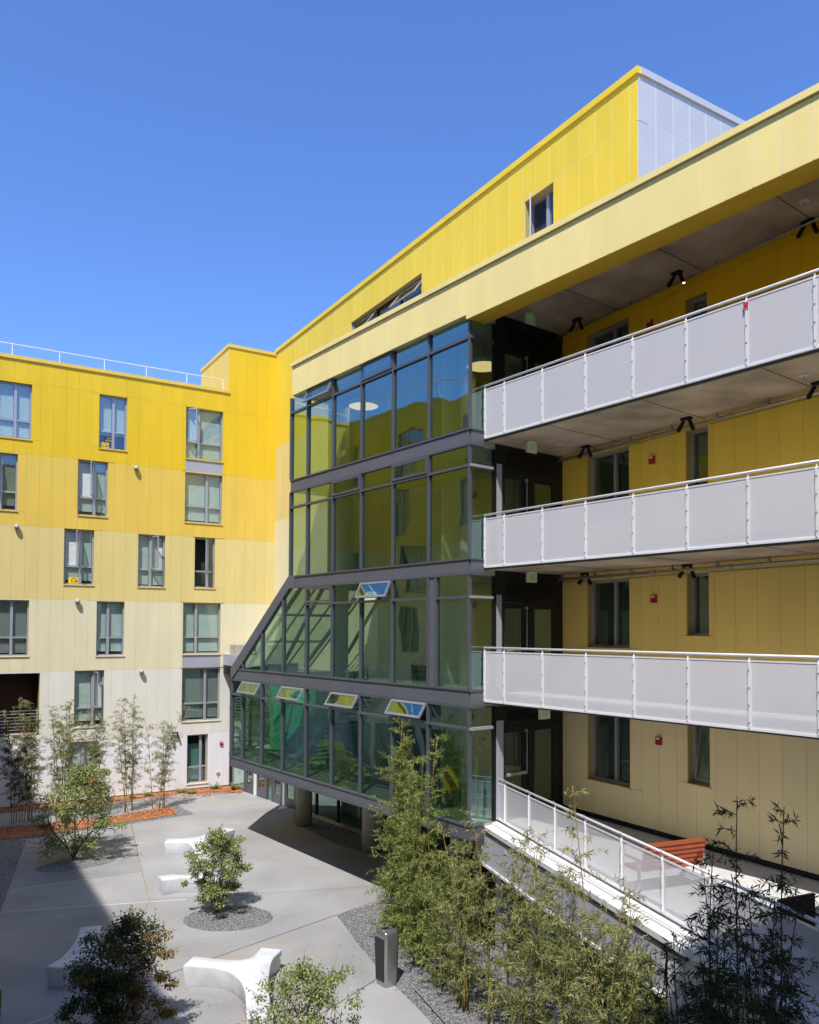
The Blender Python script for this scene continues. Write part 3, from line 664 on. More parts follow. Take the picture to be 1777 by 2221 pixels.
# diagonal edge
DG = [(-12.45, 5.97), (-8.34, 9.0)]
def diag_z(s): return DG[0][1] + (s - DG[0][0]) * (DG[1][1] - DG[0][1]) / (DG[1][0] - DG[0][0])
def diag_s(z): return DG[0][0] + (z - DG[0][1]) * (DG[1][0] - DG[0][0]) / (DG[1][1] - DG[0][1])
th = .065
for z0, z1, lo in bands:
    left = -12.45 if lo else LEFT_U
    joints = [left, -8.75, -5.865, -2.95, -.0] if lo else [left, -5.865, -2.95, 0.]
    for a, b in zip(joints, joints[1:]):
        bx('spandrel_panel', GLASS, a + .005, b - .005, -.03, .05, z0 + .05, z1 - .05, SPAND, gh)
    bx('transom', GLASS, left, .0, -.055, .05, z1 - .045, z1, GREY, gh); bx('transom', GLASS, left, .0, -.055, .05, z0, z0 + .045, GREY, gh)
    # return round the corner
    bx('spandrel_panel', DOORP, -.42 + .005, -.01, -.03, .02, z0 + .05, z1 - .05, SPAND, gh)
    bx('transom', DOORP, -.47, -.005, -.055, .02, z1 - .045, z1, GREY, gh); bx('transom', DOORP, -.47, -.005, -.055, .02, z0, z0 + .045, GREY, gh)
sd = [-8.755, -10.16, -11.56]
def pane(s0, s1, z0, z1, w=.0):
    bx('pane', GLASS, s0, s1, w, w + .012, z0, z1, HALLG, gh)
def vent(s0, s1, z0, z1, ang, P=GLASS):
    W = P.at(s0, -.035, z1) @ Matrix.Rotation(rad(-ang), 4, 'X'); ww = s1 - s0; h = z1 - z0; q = .06
    f = part('vent_sash', MB().box(0, ww, -.045, 0, -q, 0).box(0, ww, -.045, 0, -h, -h + q).box(0, q, -.045, 0, -h + q, -q).box(ww - q, ww, -.045, 0, -h + q, -q), GREYM if ang else GREY, gh, W)
    part('pane', MB().box(q, ww - q, -.03, -.02, -h + q, -q), HALLG, f, W)
    if ang:
        for s in (s0 + .03, s1 - .03): part('arm', MB().tube([P.pt(s, 0, z0 + .1), W @ Vector((s - s0, 0, -h + .12))], .01, 6), BLACKM, f)
vents = {(4, 5): 0, (4, 2): 0}
VENT = {4: {(-7.315, -5.865): 22, (-4.405, -2.95): 0}, 3: {(-5.865, -4.405): 0, (-2.95, -1.475): 0}, 2: {(-7.315, -5.865): 0, (-4.405, -2.95): 24}, 1: {(-11.56, -10.16): 30, (-8.755, -7.315): 32, (-5.865, -4.405): 33, (-2.95, -1.475): 33}}
for z0, z1, zt, lv in levels:
    grid = [LEFT_U] + MU[::-1] if lv > 2 else [-12.45] + sd[::-1] + MU[::-1]
    if lv == 2: grid = [-12.45] + sd[::-1] + MU[::-1]
    for i, (a, b) in enumerate(zip(grid, grid[1:])):
        a1, b1 = a + .027, b - .027
        if lv == 2 and b <= -8.7:
            za, zb = diag_z(a1) - .42, diag_z(b1) - .42
            if zb > z0 + .1:
                if za > z0: pts = [(a1, z0), (b1, z0), (b1, zb), (a1, za)]
                else: pts = [(diag_s(z0 + .42), z0), (b1, z0), (b1, zb)]
                mb = MB(); k = len(pts)
                mb.v = [(p[0], 0, p[1]) for p in pts] + [(p[0], .012, p[1]) for p in pts]
                mb.f = [tuple(range(k)), tuple(reversed(range(k, 2 * k)))] + [(j, j + k, (j + 1) % k + k, (j + 1) % k) for j in range(k)]
                part('pane', mb, HALLG, gh, GLASS.M)
            continue
        top = z1
        if lv == 2 and i == 3:                         # bay under the kink
            pts = [(a1, z0), (b1, z0), (b1, min(z1, diag_z(b1) - .42)), (diag_s(z1 + .42), z1), (a1, diag_z(a1) - .42)]
            pts = [(a1, z0), (b1, z0), (b1, 8.56), (-8.4, 8.56), (a1, diag_z(a1) - .42)]
            mb = MB(); k = len(pts); mb.v = [(p[0], 0, p[1]) for p in pts] + [(p[0], .012, p[1]) for p in pts]
            mb.f = [tuple(range(k)), tuple(reversed(range(k, 2 * k)))] + [(j, j + k, (j + 1) % k + k, (j + 1) % k) for j in range(k)]
            part('pane', mb, HALLG, gh, GLASS.M); continue
        if lv == 2 and i == len(grid) - 2: a1 = -1.177 + .035; bx('mullion_panel', GLASS, -1.44, -1.21, -.03, .05, z0, z1, SPAND, gh); bx('mullion', GLASS, -1.21, -1.145, -.06, .06, z0, z1, GREY, gh)
        pane(a1, b1, z0, zt - .03)
        bx('transom', GLASS, a1, b1, -.06, .05, zt - .03, zt + .03, GREY, gh)
        key = next((v for (q0, q1), v in VENT[lv].items() if abs(q0 - a) < .05), None)
        if key is None: pane(a1, b1, zt + .03, z1)
        else: vent(a1, b1, zt + .04, z1 - .005, key)
    for s in grid[:-1]:
        zz1 = z1
        if lv == 2 and s < -8.5: zz1 = diag_z(s) - .40
        if zz1 > z0 + .05: bx('mullion', GLASS, s - .027, s + .027, -.06, .08, z0, zz1, GREY, gh)
    bx('corner_mullion', GLASS, -.035, .03, -.045, .03, z0, z1, GREY, gh)
    # side return: narrow glass bay, dark post, pilaster
    bx('pane', DOORP, -.40, .30, .0, .012, z0, zt - .035, HALLG, gh); bx('pane', DOORP, -.40, .30, .0, .012, zt + .035, z1, HALLG, gh)
    bx('fin', DOORP, -.46, .24, -.09, -.001, zt - .03, zt + .03, GREYL if lv < 4 else GREY, gh)
    bx('post', DOORP, .30, .385, -.03, .06, z0, z1, BLACKM, gh)
# sloping edge member
mb = MB(); q0, q1 = Vector((DG[0][0], 0, DG[0][1])), Vector((DG[1][0], 0, DG[1][1])); dn = (q1 - q0).normalized(); nr = Vector((dn.z, 0, -dn.x)) * .30
pts = [q0 + Vector((0, 0, -.42)), q0, q1, q1 + Vector((.05, 0, -.42)), q0 + nr * 1.15 + dn * .35]
pts = [q0 + Vector((0, 0, -.43)), q0, q1, q1 + Vector((.35, 0, -.02)), q1 + Vector((.35, 0, -.40)), q1 + Vector((.0, 0, -.40)), q0 + Vector((.62, 0, 0))]
k = len(pts); mb.v = [(p.x, -.065, p.z) for p in pts] + [(p.x, .1, p.z) for p in pts]
mb.f = [tuple(range(k)), tuple(reversed(range(k, 2 * k)))] + [(j, j + k, (j + 1) % k + k, (j + 1) % k) for j in range(k)]
part('sloping_edge', mb, SPAND, gh, GLASS.M)
bx('end_post', GLASS, -12.47, -12.38, -.06, .08, 2.9, 5.53, GREY, gh)
# slanted left end wall of the lower box (glass) and floors
E0, E1, E2 = GLASS.pt(-12.45, 0, 0), GLASS.pt(-14.1, 1.53, 0), GLASS.pt(-14.9, 4.0, 0)
for a, b in ((E0, E1), (E1, E2)):
    EP = Plane(a.xy, (a.xy - b.xy)); EP = Plane(b.xy, (a.xy - b.xy)); Ln = (a - b).length
    bx('pane', EP, .03, Ln - .03, .0, .012, 2.9, 5.53, HALLG, gh); bx('spandrel_panel', EP, 0, Ln, -.03, .05, 5.53, 5.97, SPAND, gh); bx('spandrel_panel', EP, 0, Ln, -.03, .05, 2.545, 2.9, SPAND, gh)
    bx('mullion', EP, -.04, .04, -.05, .07, 2.9, 5.53, GREY, gh)
fl = [(-.02, .06), (-12.4, .06), (-14.02, 1.55), (-14.8, 4.0), (-.02, 4.0)]; fl2 = [(-.02, .06), (-8.3, .06), (-8.3, 4.2), (-.02, 3.3)]
part('floor_slab', MB().prism(fl[::-1], 2.56, 2.88), INFLOOR, gh, GLASS.M)
part('floor_slab', MB().prism([(-.02, .06), (-5.2, .06), (-5.2, 1.9), (-8.6, 1.9), (-8.6, 3.3), (-.02, 3.3)][::-1], 5.56, 5.94), INCEIL, gh, GLASS.M)
for z in (8.6, 11.59): part('floor_slab', MB().prism(fl2[::-1], z, z + .36), INCEIL, gh, GLASS.M)
part('roof', MB().prism(fl2[::-1], 14.6, 15.15), INCEIL, gh, GLASS.M)
bx('back_wall', GLASS, -8.3, .0, 3.3, 3.4, 5.75, 8.6, INWALL, gh); bx('back_wall', GLASS, -8.3, .0, 3.3, 3.4, 8.62, 14.6, mat('interior_olive_wall', (.36, .33, .17), .8), gh); bx('back_wall', GLASS, -3.4, .0, 3.3, 3.4, 2.9, 5.7, MATS['interior_olive_wall'], gh); bx('back_wall', GLASS, -7.6, -3.4, 3.3, 3.4, 2.9, 5.7, mat('interior_dark_green_wall', (.10, .13, .10), .8), gh)
bx('green_wall', GLASS, -13.6, -7.6, 2.1, 2.17, 2.9, 5.5, INGREEN, gh)
bx('core_wall', GLASS, -8.3, -8.2, 1.3, 3.3, 8.98, 14.58, INWALL, gh)
bx('inner_wall', GLASS, -3.6, -3.5, 2.2, 3.3, 5.95, 14.58, INWALL, gh)
# inner columns (round white) and braces
for s, w, z0, z1 in ((-1.3, 1.1, 2.9, 14.5), (-7.4, 1.3, 2.9, 14.5)):
    part('inner_column', MB().lathe([(.2, z0), (.2, z1)], 20), mat('white_column', (.75, .76, .74), .6), gh, GLASS.at(s, w), True)
for w in (.35, 2.6):
    part('brace', MB().tube([(-11.9, w, 6.0), (-8.0, w, 8.85)], .07, 4), SPAND, gh, GLASS.M)
    part('brace', MB().tube([(-9.6, w, 6.0), (-7.0, w, 8.55)], .06, 4), SPAND, gh, GLASS.M)
for z in (6.9, 7.8): part('purlin', MB().tube([(diag_s(z + .2), .3, z), (diag_s(z + .2), 2.8, z)], .06, 4), SPAND, gh, GLASS.M)
# sloping glass roof of the low part
for i in range(3):
    a, b = .1 + i * 1.0, .1 + (i + 1) * 1.0
    pts = [(-12.35, a + .02, 5.93), (-8.36, a + .02, 8.88), (-8.36, b - .02, 8.88), (-12.35, b - .02, 5.93)]
    part('roof_pane', MB().poly(pts), HALLG, gh, GLASS.M); part('roof_bar', MB().tube([(-12.4, b, 5.93), (-8.34, b, 8.9)], .035, 4), GREY, gh, GLASS.M)
# ground storey wall under the box
gz = 4.1
GP = Plane(GLASS.pt(0, gz, 0).xy, -dA)
def door(P, s0, s1, z0, h, parent, m, glassm=HALLG, bar=True, stile=.16, kick=.35):
    mb = MB().box(s0, s0 + stile, -.03, .02, z0, z0 + h).box(s1 - stile, s1, -.03, .02, z0, z0 + h).box(s0 + stile, s1 - stile, -.03, .02, z0, z0 + kick).box(s0 + stile, s1 - stile, -.03, .02, z0 + h - .14, z0 + h)
    d = part('door', mb, m, parent, P.M); bx('pane', P, s0 + stile, s1 - stile, -.008, .0, z0 + kick, z0 + h - .14, glassm, d)
    if bar: bx('handle', P, s0 + stile * .5, s1 - stile * .5, -.10, -.06, z0 + 1.0, z0 + 1.05, GREYL, d)
    return d
bx('pane', GP, -21.1, -19.78, 0, .012, .12, 2.5, CLEARG, gh); bx('sill_bar', GP, -21.1, -19.78, -.03, .03, .0, .12, SPAND, gh)
for s0, s1 in ((-19.62, -18.80), (-18.52, -17.66), (-17.02, -16.18), (-15.96, -15.07)):
    door(GP, s0, s1, .02, 2.12, gh, GREY)
    bx('door_closer', GP, s0 + .1, s1 - .05, -.14, -.03, 2.16, 2.26, WHITEM, gh)
for s0, s1, m in ((-19.76, -19.63, GREY), (-18.78, -18.54, WHITEM), (-17.64, -17.58, GREY), (-17.10, -17.03, GREY), (-16.16, -15.98, WHITEM), (-15.05, -14.97, BLACKM)):
    bx('door_post', GP, s0, s1, -.05, .06, .01, 2.5, m, gh)
bx('pane', GP, -17.57, -17.11, 0, .012, .05, 2.5, HALLG, gh)
for a, b in ((-19.62, -18.8), (-18.52, -17.66), (-17.02, -16.18), (-15.96, -15.07)): bx('pane', GP, a, b, 0, .012, 2.3, 2.5, HALLG, gh)
SF = [-14.95, -13.465, -11.9, -10.34, -8.8, -7.2, -5.6, -4, -2.4, -.8]
for a, b in zip(SF, SF[1:]):
    bx('pane', GP, a + .04, b - .04, 0, .012, .12, 2.5, HALLG, gh); bx('mullion', GP, b - .04, b + .04, -.05, .06, .1, 2.5, BLACKM, gh)
bx('sill_bar', GP, -14.97, -.8, -.08, .06, .0, .1, CONC, gh)
bx('inner_floor', GP, -21, 0, .06, 5, .0, .02, INFLOOR, gh); bx('inner_wall', GP, -14.5, 0, 1.8, 1.9, .0, 2.5, INWALL, gh); bx('inner_wall', GP, -21, -14.5, 4.2, 4.3, .0, 2.5, DARKIN, gh)
bx('inner_wall', GP, -10.3, -9.3, .3, .5, .02, 2.5, DARKIN, gh)
part('soffit', MB().prism([(-.02, .06), (-12.4, .06), (-14.02, 1.55), (-14.8, 4.0), (-21.2, 4.0), (-21.2, 7.5), (-.02, 7.5)][::-1], 2.5, 2.555), mat('hall_soffit', (.30, .30, .29), .7), gh, GLASS.M)
part('low_roof', MB().prism([(-14.85, 4.02), (-21.2, 4.02), (-21.2, 7.5), (-14.85, 7.5)][::-1], 2.56, 5.6), SPAND, gh, GLASS.M)
for u, v in ((659, 1792), (805, 1850), (1000, 1935)):
    p = ground(u, v); p = p + Vector((p.x, p.y, 0)).normalized() * .2
    part('column', MB().lathe([(.31, 0), (.31, 2.5)], 28), COLC, gh, Matrix.Translation(p), True)
    if u == 659: part('notice', MB().box(-.06, .06, -.34, -.325, 1.85, 2.1), WHITEM, gh, Matrix.Translation(p) @ Matrix.Rotation(rad(-38), 4, 'Z'))
# gallery end: doors of each level
DZ = {1: (2.9, 5.5), 2: (5.85, 8.72), 3: (8.95, 11.72), 4: (11.95, 14.84)}
for lv, (z0, z1) in DZ.items():
    bx('door_surround', DOORP, .60, 3.17, .03, .12, z0, z1, DARKP, gh) if False else None
    mb = MB()
    for c in cells(.39, 3.17, z0, z1, [(.52, 1.40, z0, z0 + 2.14), (1.46, 2.52, z0, z0 + 2.14)]): mb.box(c[0], c[1], .0, .08, c[2], c[3])
    part('door_surround', mb, DARKP, gh, DOORP.M)
    if lv < 4: bx('pilaster', DOORP, .39, .56 if lv > 1 else .62, -.035, -.002, z0, z0 + 2.3, LAV, gh)
    for s0, s1 in ((.53, 1.39), (1.47, 2.51)):
        d = door(DOORP, s0, s1, z0 + .01, 2.12, gh, DARKP, WING, bar=False, stile=.13 if s0 < 1 else .2, kick=.25)
        if s0 < 1: part('handle', MB().tube([(1.36, -.08, z0 + 1.02), (1.36, -.08, z0 + 2.0)], .014, 6).box(1.33, 1.39, -.09, -.03, z0 + 1.98, z0 + 2.04), GREYL, d, DOORP.M)
        if s0 < 1: part('push_bar', MB().box(.7, 1.36, -.09, -.05, z0 + .98, z0 + 1.05), GREYL, d, DOORP.M)
    for k in range(6):
        if z0 + 2.26 + k * .07 < z1 - .1: bx('louvre', DOORP, .75, 2.35, -.02, -.001, z0 + 2.26 + k * .07, z0 + 2.30 + k * .07, BLACKM, gh)
    bx('lobby_wall', DOORP, .39, 3.1, 1.9, 2.0, z0, z1, INWALL, gh)
# ceiling lamps in the hall
LIT = mat('lit_lamp_disc', (.9, .75, .55), .6, emit=(1, .62, .33), estr=1.1)
for u, v, w, r, lb in ((789, 853, 1.7, .48, 'round lit ceiling lamp seen through the third top bay of glass'), (1049, 790, .9, .42, 'round lit ceiling lamp behind the narrow side glass of the top floor'), (981, 899, 3.0, .3, 'small round ceiling lamp deep inside the top floor of the hall')):
    r_ = ray(u, v); P_ = GLASS.P + GLASS.w * w
    k = GLASS.w.dot(P_) / GLASS.w.dot(r_.xy); p = Vector((r_.x * k, r_.y * k, min(14.35, r_.z * k + EYE)))
    p.z = max(p.z, 13.2)
    t = thing('ceiling_lamp', lb, 'lamp', Matrix.Translation(p), 'round lamps in the hall')
    part('lamp_shade', MB().lathe([(r * .96, -.06), (r, -.02), (r, .06), (r * .5, .08)], 32), mat('lamp_rim', (.75, .73, .68), .5), t, Matrix.Translation(p)); part('lamp_disc', MB().lathe([(r * .93, -.068), (r * .95, -.062)], 32), LIT, t, Matrix.Translation(p))
    part('cord', MB().tube([(0, 0, .08), (0, 0, 14.58 - p.z)], .008, 5), BLACKM, t, Matrix.Translation(p))
# stairs
def stair(s0, z0, s1, z1, w, lb):
    t = thing('staircase', lb, 'staircase', GLASS.at(s0, w, z0))
    n = max(4, int(abs(z1 - z0) / .17)); D = Vector((s1 - s0, 0, z1 - z0))
    for q in (w, w + 1.1):
        mb = MB(); a, b = Vector((s0, q, z0)), Vector((s1, q, z1))
        mb.v = [(a.x, q, a.z - .18), (b.x, q, b.z - .18), (b.x, q, b.z + .16), (a.x, q, a.z + .16), (a.x, q + .03, a.z - .18), (b.x, q + .03, b.z - .18), (b.x, q + .03, b.z + .16), (a.x, q + .03, a.z + .16)]
        mb.f = [(0, 1, 2, 3), (7, 6, 5, 4), (0, 4, 5, 1), (3, 2, 6, 7), (0, 3, 7, 4), (1, 5, 6, 2)]; part('stringer', mb, LAV, t, GLASS.M)
        for h in (1.0, .85, .7, .55, .4, .27): part('rail', MB().tube([a + Vector((0, 0, h)), b + Vector((0, 0, h))], .022 if h == 1 else .01, 6), WHITEM, t, GLASS.M)
        for k in range(5):
            p = a.lerp(b, k / 4); part('post', MB().tube([p, p + Vector((0, 0, 1.0))], .02, 6), WHITEM, t, GLASS.M)
    for k in range(n): 
        p = Vector((s0, w, z0)).lerp(Vector((s1, w, z1)), (k + .5) / n); dx = abs(s1 - s0) / n
        part('tread', MB().box(p.x - dx * .55, p.x + dx * .55, w + .03, w + 1.1, p.z - .02, p.z + .02), INFLOOR, t, GLASS.M)
stair(-9.1, 3.0, -5.2, 5.9, .7, 'staircase rising to the right behind the lower glass of the hall')
stair(-5.1, 6.0, -2.6, 7.6, 2.0, 'upper staircase with white rails behind the second storey glass')
# ================================================================== TERRACE
te = thing('terrace', 'raised concrete terrace with white edge coping along the bamboo', 'terrace', TERR.at(4, 0, 0))
ZT = 2.83
a, b = TERR.pt(-.35, -.2, 0), TERR.pt(15, -.2, 0); c, d = GALW.pt(14, .03, 0), GALW.pt(0, .03, 0); e = DOORP.pt(.1, .03, 0)
part('deck', MB().prism([(q.x, q.y) for q in (a, b, c, d)], 2.5, ZT), DECK, te)
bx('coping', TERR, -.42, 7.62, -.42, -.16, 2.70, 2.795, WHITEM, te); bx('coping', TERR, -.42, 7.62, -.16, -.05, 2.80, 2.86, WHITEM, te)
bx('coping', TERR, 7.62, 15, -.42, -.05, 2.72, 2.86, WHITEM, te)
bx('apron_gutter', TERR, -.40, 7.6, -.40, -.21, 2.62, 2.695, GREY, te)
for k in range(6):
    s0, s1 = -.36 + k * 1.24, -.36 + (k + 1) * 1.24
    mb = MB(); mb.v = [(s0 + .008, -.38, 2.62), (s1 - .008, -.38, 2.62), (s1 - .008, -.46, 1.98), (s0 + .008, -.46, 1.98), (s0 + .008, -.34, 2.62), (s1 - .008, -.34, 2.62), (s1 - .008, -.42, 1.98), (s0 + .008, -.42, 1.98)]
    mb.f = [(3, 2, 1, 0), (4, 5, 6, 7), (0, 1, 5, 4), (2, 3, 7, 6), (1, 2, 6, 5), (3, 0, 4, 7)]; part('apron_panel', mb, LAV, te, TERR.M)
bx('apron_trim', TERR, -.4, 7.12, -.49, -.40, 1.93, 1.985, WHITEM, te)
bx('end_wall', TERR, 7.12, 7.5, -.36, -.3, 0, 2.6, WHITEM, te); 
for k in range(9): bx('wall_panel', TERR, 7.5 + k * .9 + .005, 7.5 + (k + 1) * .9 - .005, -.34, -.28, 0, 2.7, ROWP[1], te)
bx('wall', TERR, 7.5, 15, -.27, 0, 0, 2.5, SEAM, te)
for k in range(6):
    s0 = -.3 + k * 1.24; bx('pane', TERR, s0 + .04, s0 + 1.2, .3, .312, .1, 2.5, HALLG, te); bx('mullion', TERR, s0 - .04, s0 + .04, .24, .36, .0, 2.5, GREY, te)
bx('sill_bar', TERR, -.3, 7.2, .24, .36, .0, .1, CONC, te)
bx('lower_room_wall', TERR, -.3, 7.3, 2.2, 2.3, 0, 2.5, DARKIN, te)
for s in (.2, 3.9): part('column', MB().box(s - .15, s + .15, -.1, .2, 0, 2.5), LAV, te, TERR.M)
TP = [TERR.hit(850 + x * .5374, 1900)[0] for x in (430, 458, 555, 660, 783, 930, 1095, 1290, 1545)]; TP += [TP[-1] + 1.2, TP[-1] + 2.4, TP[-1] + 3.6]
PERFT = PERF.copy(); PERFT.name = 'perforated_metal_open'; MATS['perforated_metal_open'] = PERFT; next(x for x in PERFT.node_tree.nodes if x.type == 'MIX_SHADER').inputs[0].default_value = .5
t = thing('terrace_railing', 'steel terrace railing with perforated panels running down to the right above the bamboo', 'railing', TERR.at(0, 0, ZT))
railing(TERR, TP, ZT + .06, 3.86, t, lower=.09, panelm=PERFT)
# ---- terrace furniture
def slat_bench(P, s, w, z, label, m, leg):
    t = thing('bench', label, 'bench', P.at(s, w, z))
    for k in range(6):
        zz = z + .40 + k * .085; part('back_slat', MB().box(s, s + 1.3, w - .0 - k * .02, w + .022 - k * .02, zz, zz + .07), m, t, P.M)
    for k in range(5): part('seat_slat', MB().box(s, s + 1.3, w + .05 + k * .1, w + .135 + k * .1, z + .38, z + .41), m, t, P.M)
    for q in (s - .05, s + 1.31):
        part('leg', MB().box(q, q + .04, w + .5, w + .54, z, z + .58), leg, t, P.M); part('leg', MB().box(q, q + .04, w + .0, w + .04, z, z + .58), leg, t, P.M)
        part('armrest', MB().box(q, q + .04, w + .0, w + .54, z + .58, z + .62), leg, t, P.M)
    return t
ORANGE = mat('orange_wood', (.38, .09, .035), .5, var=.15, scale=6)
q_ = TERR.hit(1401, 1865, w=.25); g1 = TERR.pt(q_[0], .25, 0); g2_ = ground(1538, 1848, q_[1])
BP = Plane(g1.xy, (g2_ - g1).xy); slat_bench(BP, 0, .12, ZT, 'orange red slatted wooden bench on the terrace behind the railing', ORANGE, GREYL)
g2 = ground(1730, 1945, ZT + .85); BP2 = Plane(g2.xy, V2(65))
t = thing('lounge_chair', 'dark brown armchair on the terrace near the right edge', 'chair', BP2.at(0, 0, ZT))
DB = mat('dark_brown_wood', (.045, .015, .01), .5, var=.2, scale=6)
part('backrest', MB().box(-.35, .35, 0, .04, ZT + .36, ZT + .85), DB, t, BP2.M); part('seat', MB().box(-.35, .35, -.55, -.0, ZT + .34, ZT + .39), DB, t, BP2.M)
for q in (-.35, .31):
    part('leg', MB().box(q, q + .04, -.55, -.51, ZT, ZT + .34), GREY, t, BP2.M); part('leg', MB().box(q, q + .04, -.04, 0, ZT, ZT + .34), GREY, t, BP2.M); part('armrest', MB().box(q, q + .05, -.55, 0, ZT + .56, ZT + .59), GREY, t, BP2.M)
# ================================================================== WINGS BEHIND THE CAMERA (seen in the glass)
def rear(P, s0, s1, label, holes_, roof=ROOF):
    t = thing('rear_wing', label, 'building', P.at(0))
    backing(P, s0, s1, 0, roof, .02, .4, holes_, SEAM, t)
    for i in range(6):
        mb = MB()
        for c in cells(s0, s1, ZB[i], (ZB[i + 1] if i < 5 else roof), holes_): mb.box(c[0], c[1], -.012, .019, c[2] + .006, c[3] - .006)
        part('wall_panel', mb, ROWP[i], t, P.M)
    bx('coping', P, s0, s1, -.05, .42, roof, roof + .15, ROWP[4], t)
    for h in holes_:
        mb = MB(); a, b, c, d = h; m_ = (a + b) / 2
        mb.box(a, a + .06, .15, .2, c, d).box(b - .06, b, .15, .2, c, d).box(a + .06, b - .06, .15, .2, c, c + .06).box(a + .06, b - .06, .15, .2, d - .06, d).box(m_ - .05, m_ + .05, .15, .2, c + .06, d - .06)
        f = part('window', mb, GREYL, t, P.M); bx('pane', P, a + .06, b - .06, .17, .18, c + .06, d - .06, WING, f); bx('blind', P, a + .06, b - .06, .25, .26, c + .06, d - .06, mat('blind_shade', (.30, .31, .30), .6), f)
    bx('wall', P, s0, s1, .45, 6, 0, roof - .3, DARKIN, t)
    return t
hw = []
hw += [(s, s + 2.9, .2, 2.45) for s in (-12, -8.8, -5.6, -2.4, .8, 4, 7.2, 10.4, 13.6, 16.8)]
for i, z in enumerate((3.2, 6.2, 9.2, 12.2, 15.2)):
    for s in (-6, -1.5, 3.2, 7.4, 12.2, 17): hw.append((s + (i * 1.3) % 2, s + (i * 1.3) % 2 + (1.3 if i % 2 else 1.7), z, z + 2.3))
rear(WESTP, -14, 21, 'yellow panelled wing left of the frame, seen only as a reflection in the hall glass', hw)
pw = thing('rear_railing', 'steel railing on the reflected roof left of the frame', 'railing', WESTP.at(0, 0, ROOF))
part('handrail', MB().tube([(-14, .3, 19.7), (21, .3, 19.7)], .03, 6), WHITEM, pw, WESTP.M)
for k in range(18): part('post', MB().tube([(-13.8 + k * 2, .3, ROOF + .1), (-13.8 + k * 2, .3, 19.7)], .025, 6), WHITEM, pw, WESTP.M)
hs = [(s, s + 1.4, z, z + 2.2) for z in (3.3, 9.3, 12.3, 15.3) for s in (-9, -5.5, 2.6, 5.4, 8)]
rear(SOUTHP, -14, 12, 'yellow wing beside the viewpoint that shades the near terrace corner', hs, 20.85)
# ================================================================== BENCHES of moulded white concrete
BEN = mat('white_bench', (.60, .615, .66), .55, var=.12, scale=3, bump=.05, bscale=60)
def ybench(arms, label, hgt=.43, wid=.48, flare=.06):
    """arms: list of tip ground points, centre first"""
    c = arms[0]; tips = arms[1:]
    t = thing('bench', label, 'bench', Matrix.Translation(c), 'moulded white benches')
    tips = sorted(tips, key=lambda p: math.atan2(p.y - c.y, p.x - c.x)); out = []
    n = len(tips)
    for i, p in enumerate(tips):
        d = (p - c).normalized(); pn = Vector((-d.y, d.x, 0)); q = tips[(i + 1) % n]; d2 = (q - c).normalized(); pn2 = Vector((-d2.y, d2.x, 0))
        A = p - c
        out.append(A - pn * wid * .5); out.append(A + pn * wid * .5)
        # concave fillet to the next arm
        P0 = d * (A.length * .55) + pn * wid * .46; P3 = d2 * ((q - c).length * .55) - pn2 * wid * .46
        bis = (d + d2); ang = d.angle(d2)
        mid = (bis.normalized() * wid * .62) if bis.length > .25 else (pn * wid * .45)
        for k in range(9):
            u = k / 8; out.append(P0 * (1 - u) ** 2 + mid * 2 * u * (1 - u) + P3 * u ** 2) if True else None
    k = len(out); mb = MB()
    lay = [(.0, .86), (.02, .88), (hgt - .04, 1.0), (hgt - .01, .985), (hgt, .955)]
    cen = Vector((0, 0, 0))
    for z, sc2 in lay:
        for i, p in enumerate(out):
            nrm = (out[(i + 1) % k] - out[i - 1]); nn2 = Vector((nrm.y, -nrm.x, 0)); nn2 = nn2.normalized() if nn2.length else nn2
            off = (1 - sc2) * .5
            mb.v.append((p.x - nn2.x * off, p.y - nn2.y * off, z))
    for l in range(len(lay) - 1):
        for i in range(k): j = (i + 1) % k; mb.f.append((l * k + i, l * k + j, (l + 1) * k + j, (l + 1) * k + i))
    mb.f.append(tuple((len(lay) - 1) * k + i for i in range(k)))
    o = part('seat', mb, BEN, t, Matrix.Translation(c)); autosmooth(o, 40)
    bm = bmesh.new(); bm.from_mesh(o.data); bmesh.ops.recalc_face_normals(bm, faces=bm.faces); bm.to_mesh(o.data); bm.free()
    return t
def zt(x, y, zz=.43): return ground(x * .5217, 1700 + y * .5217, zz)
def flat(p): return Vector((p.x, p.y, 0))
def zs(x, y): return ground(380 + x * .2435, 1940 + y * .2435, .43)
ybench([flat(zs(700, 640)), flat(zs(120, 590)), flat(zs(860, 480)), flat(zs(760, 1100))], 'three armed white concrete bench in the near centre of the plaza')
ybench([flat(zt(830, 232)), flat(zt(690, 235)), flat(zt(955, 185)), flat(zt(850, 330))], 'three armed white concrete bench behind the central maple')
ybench([flat(zt(800, 372)), flat(zt(665, 392)), flat(zt(905, 372)), flat(zt(905, 400))], 'white concrete bench end poking out left of the central maple')
ybench([flat(zt(350, 690)), flat(zt(232, 765)), flat(zt(378, 592)), flat(zt(470, 760))], 'white concrete bench in the shade at the left beside the dark maple')
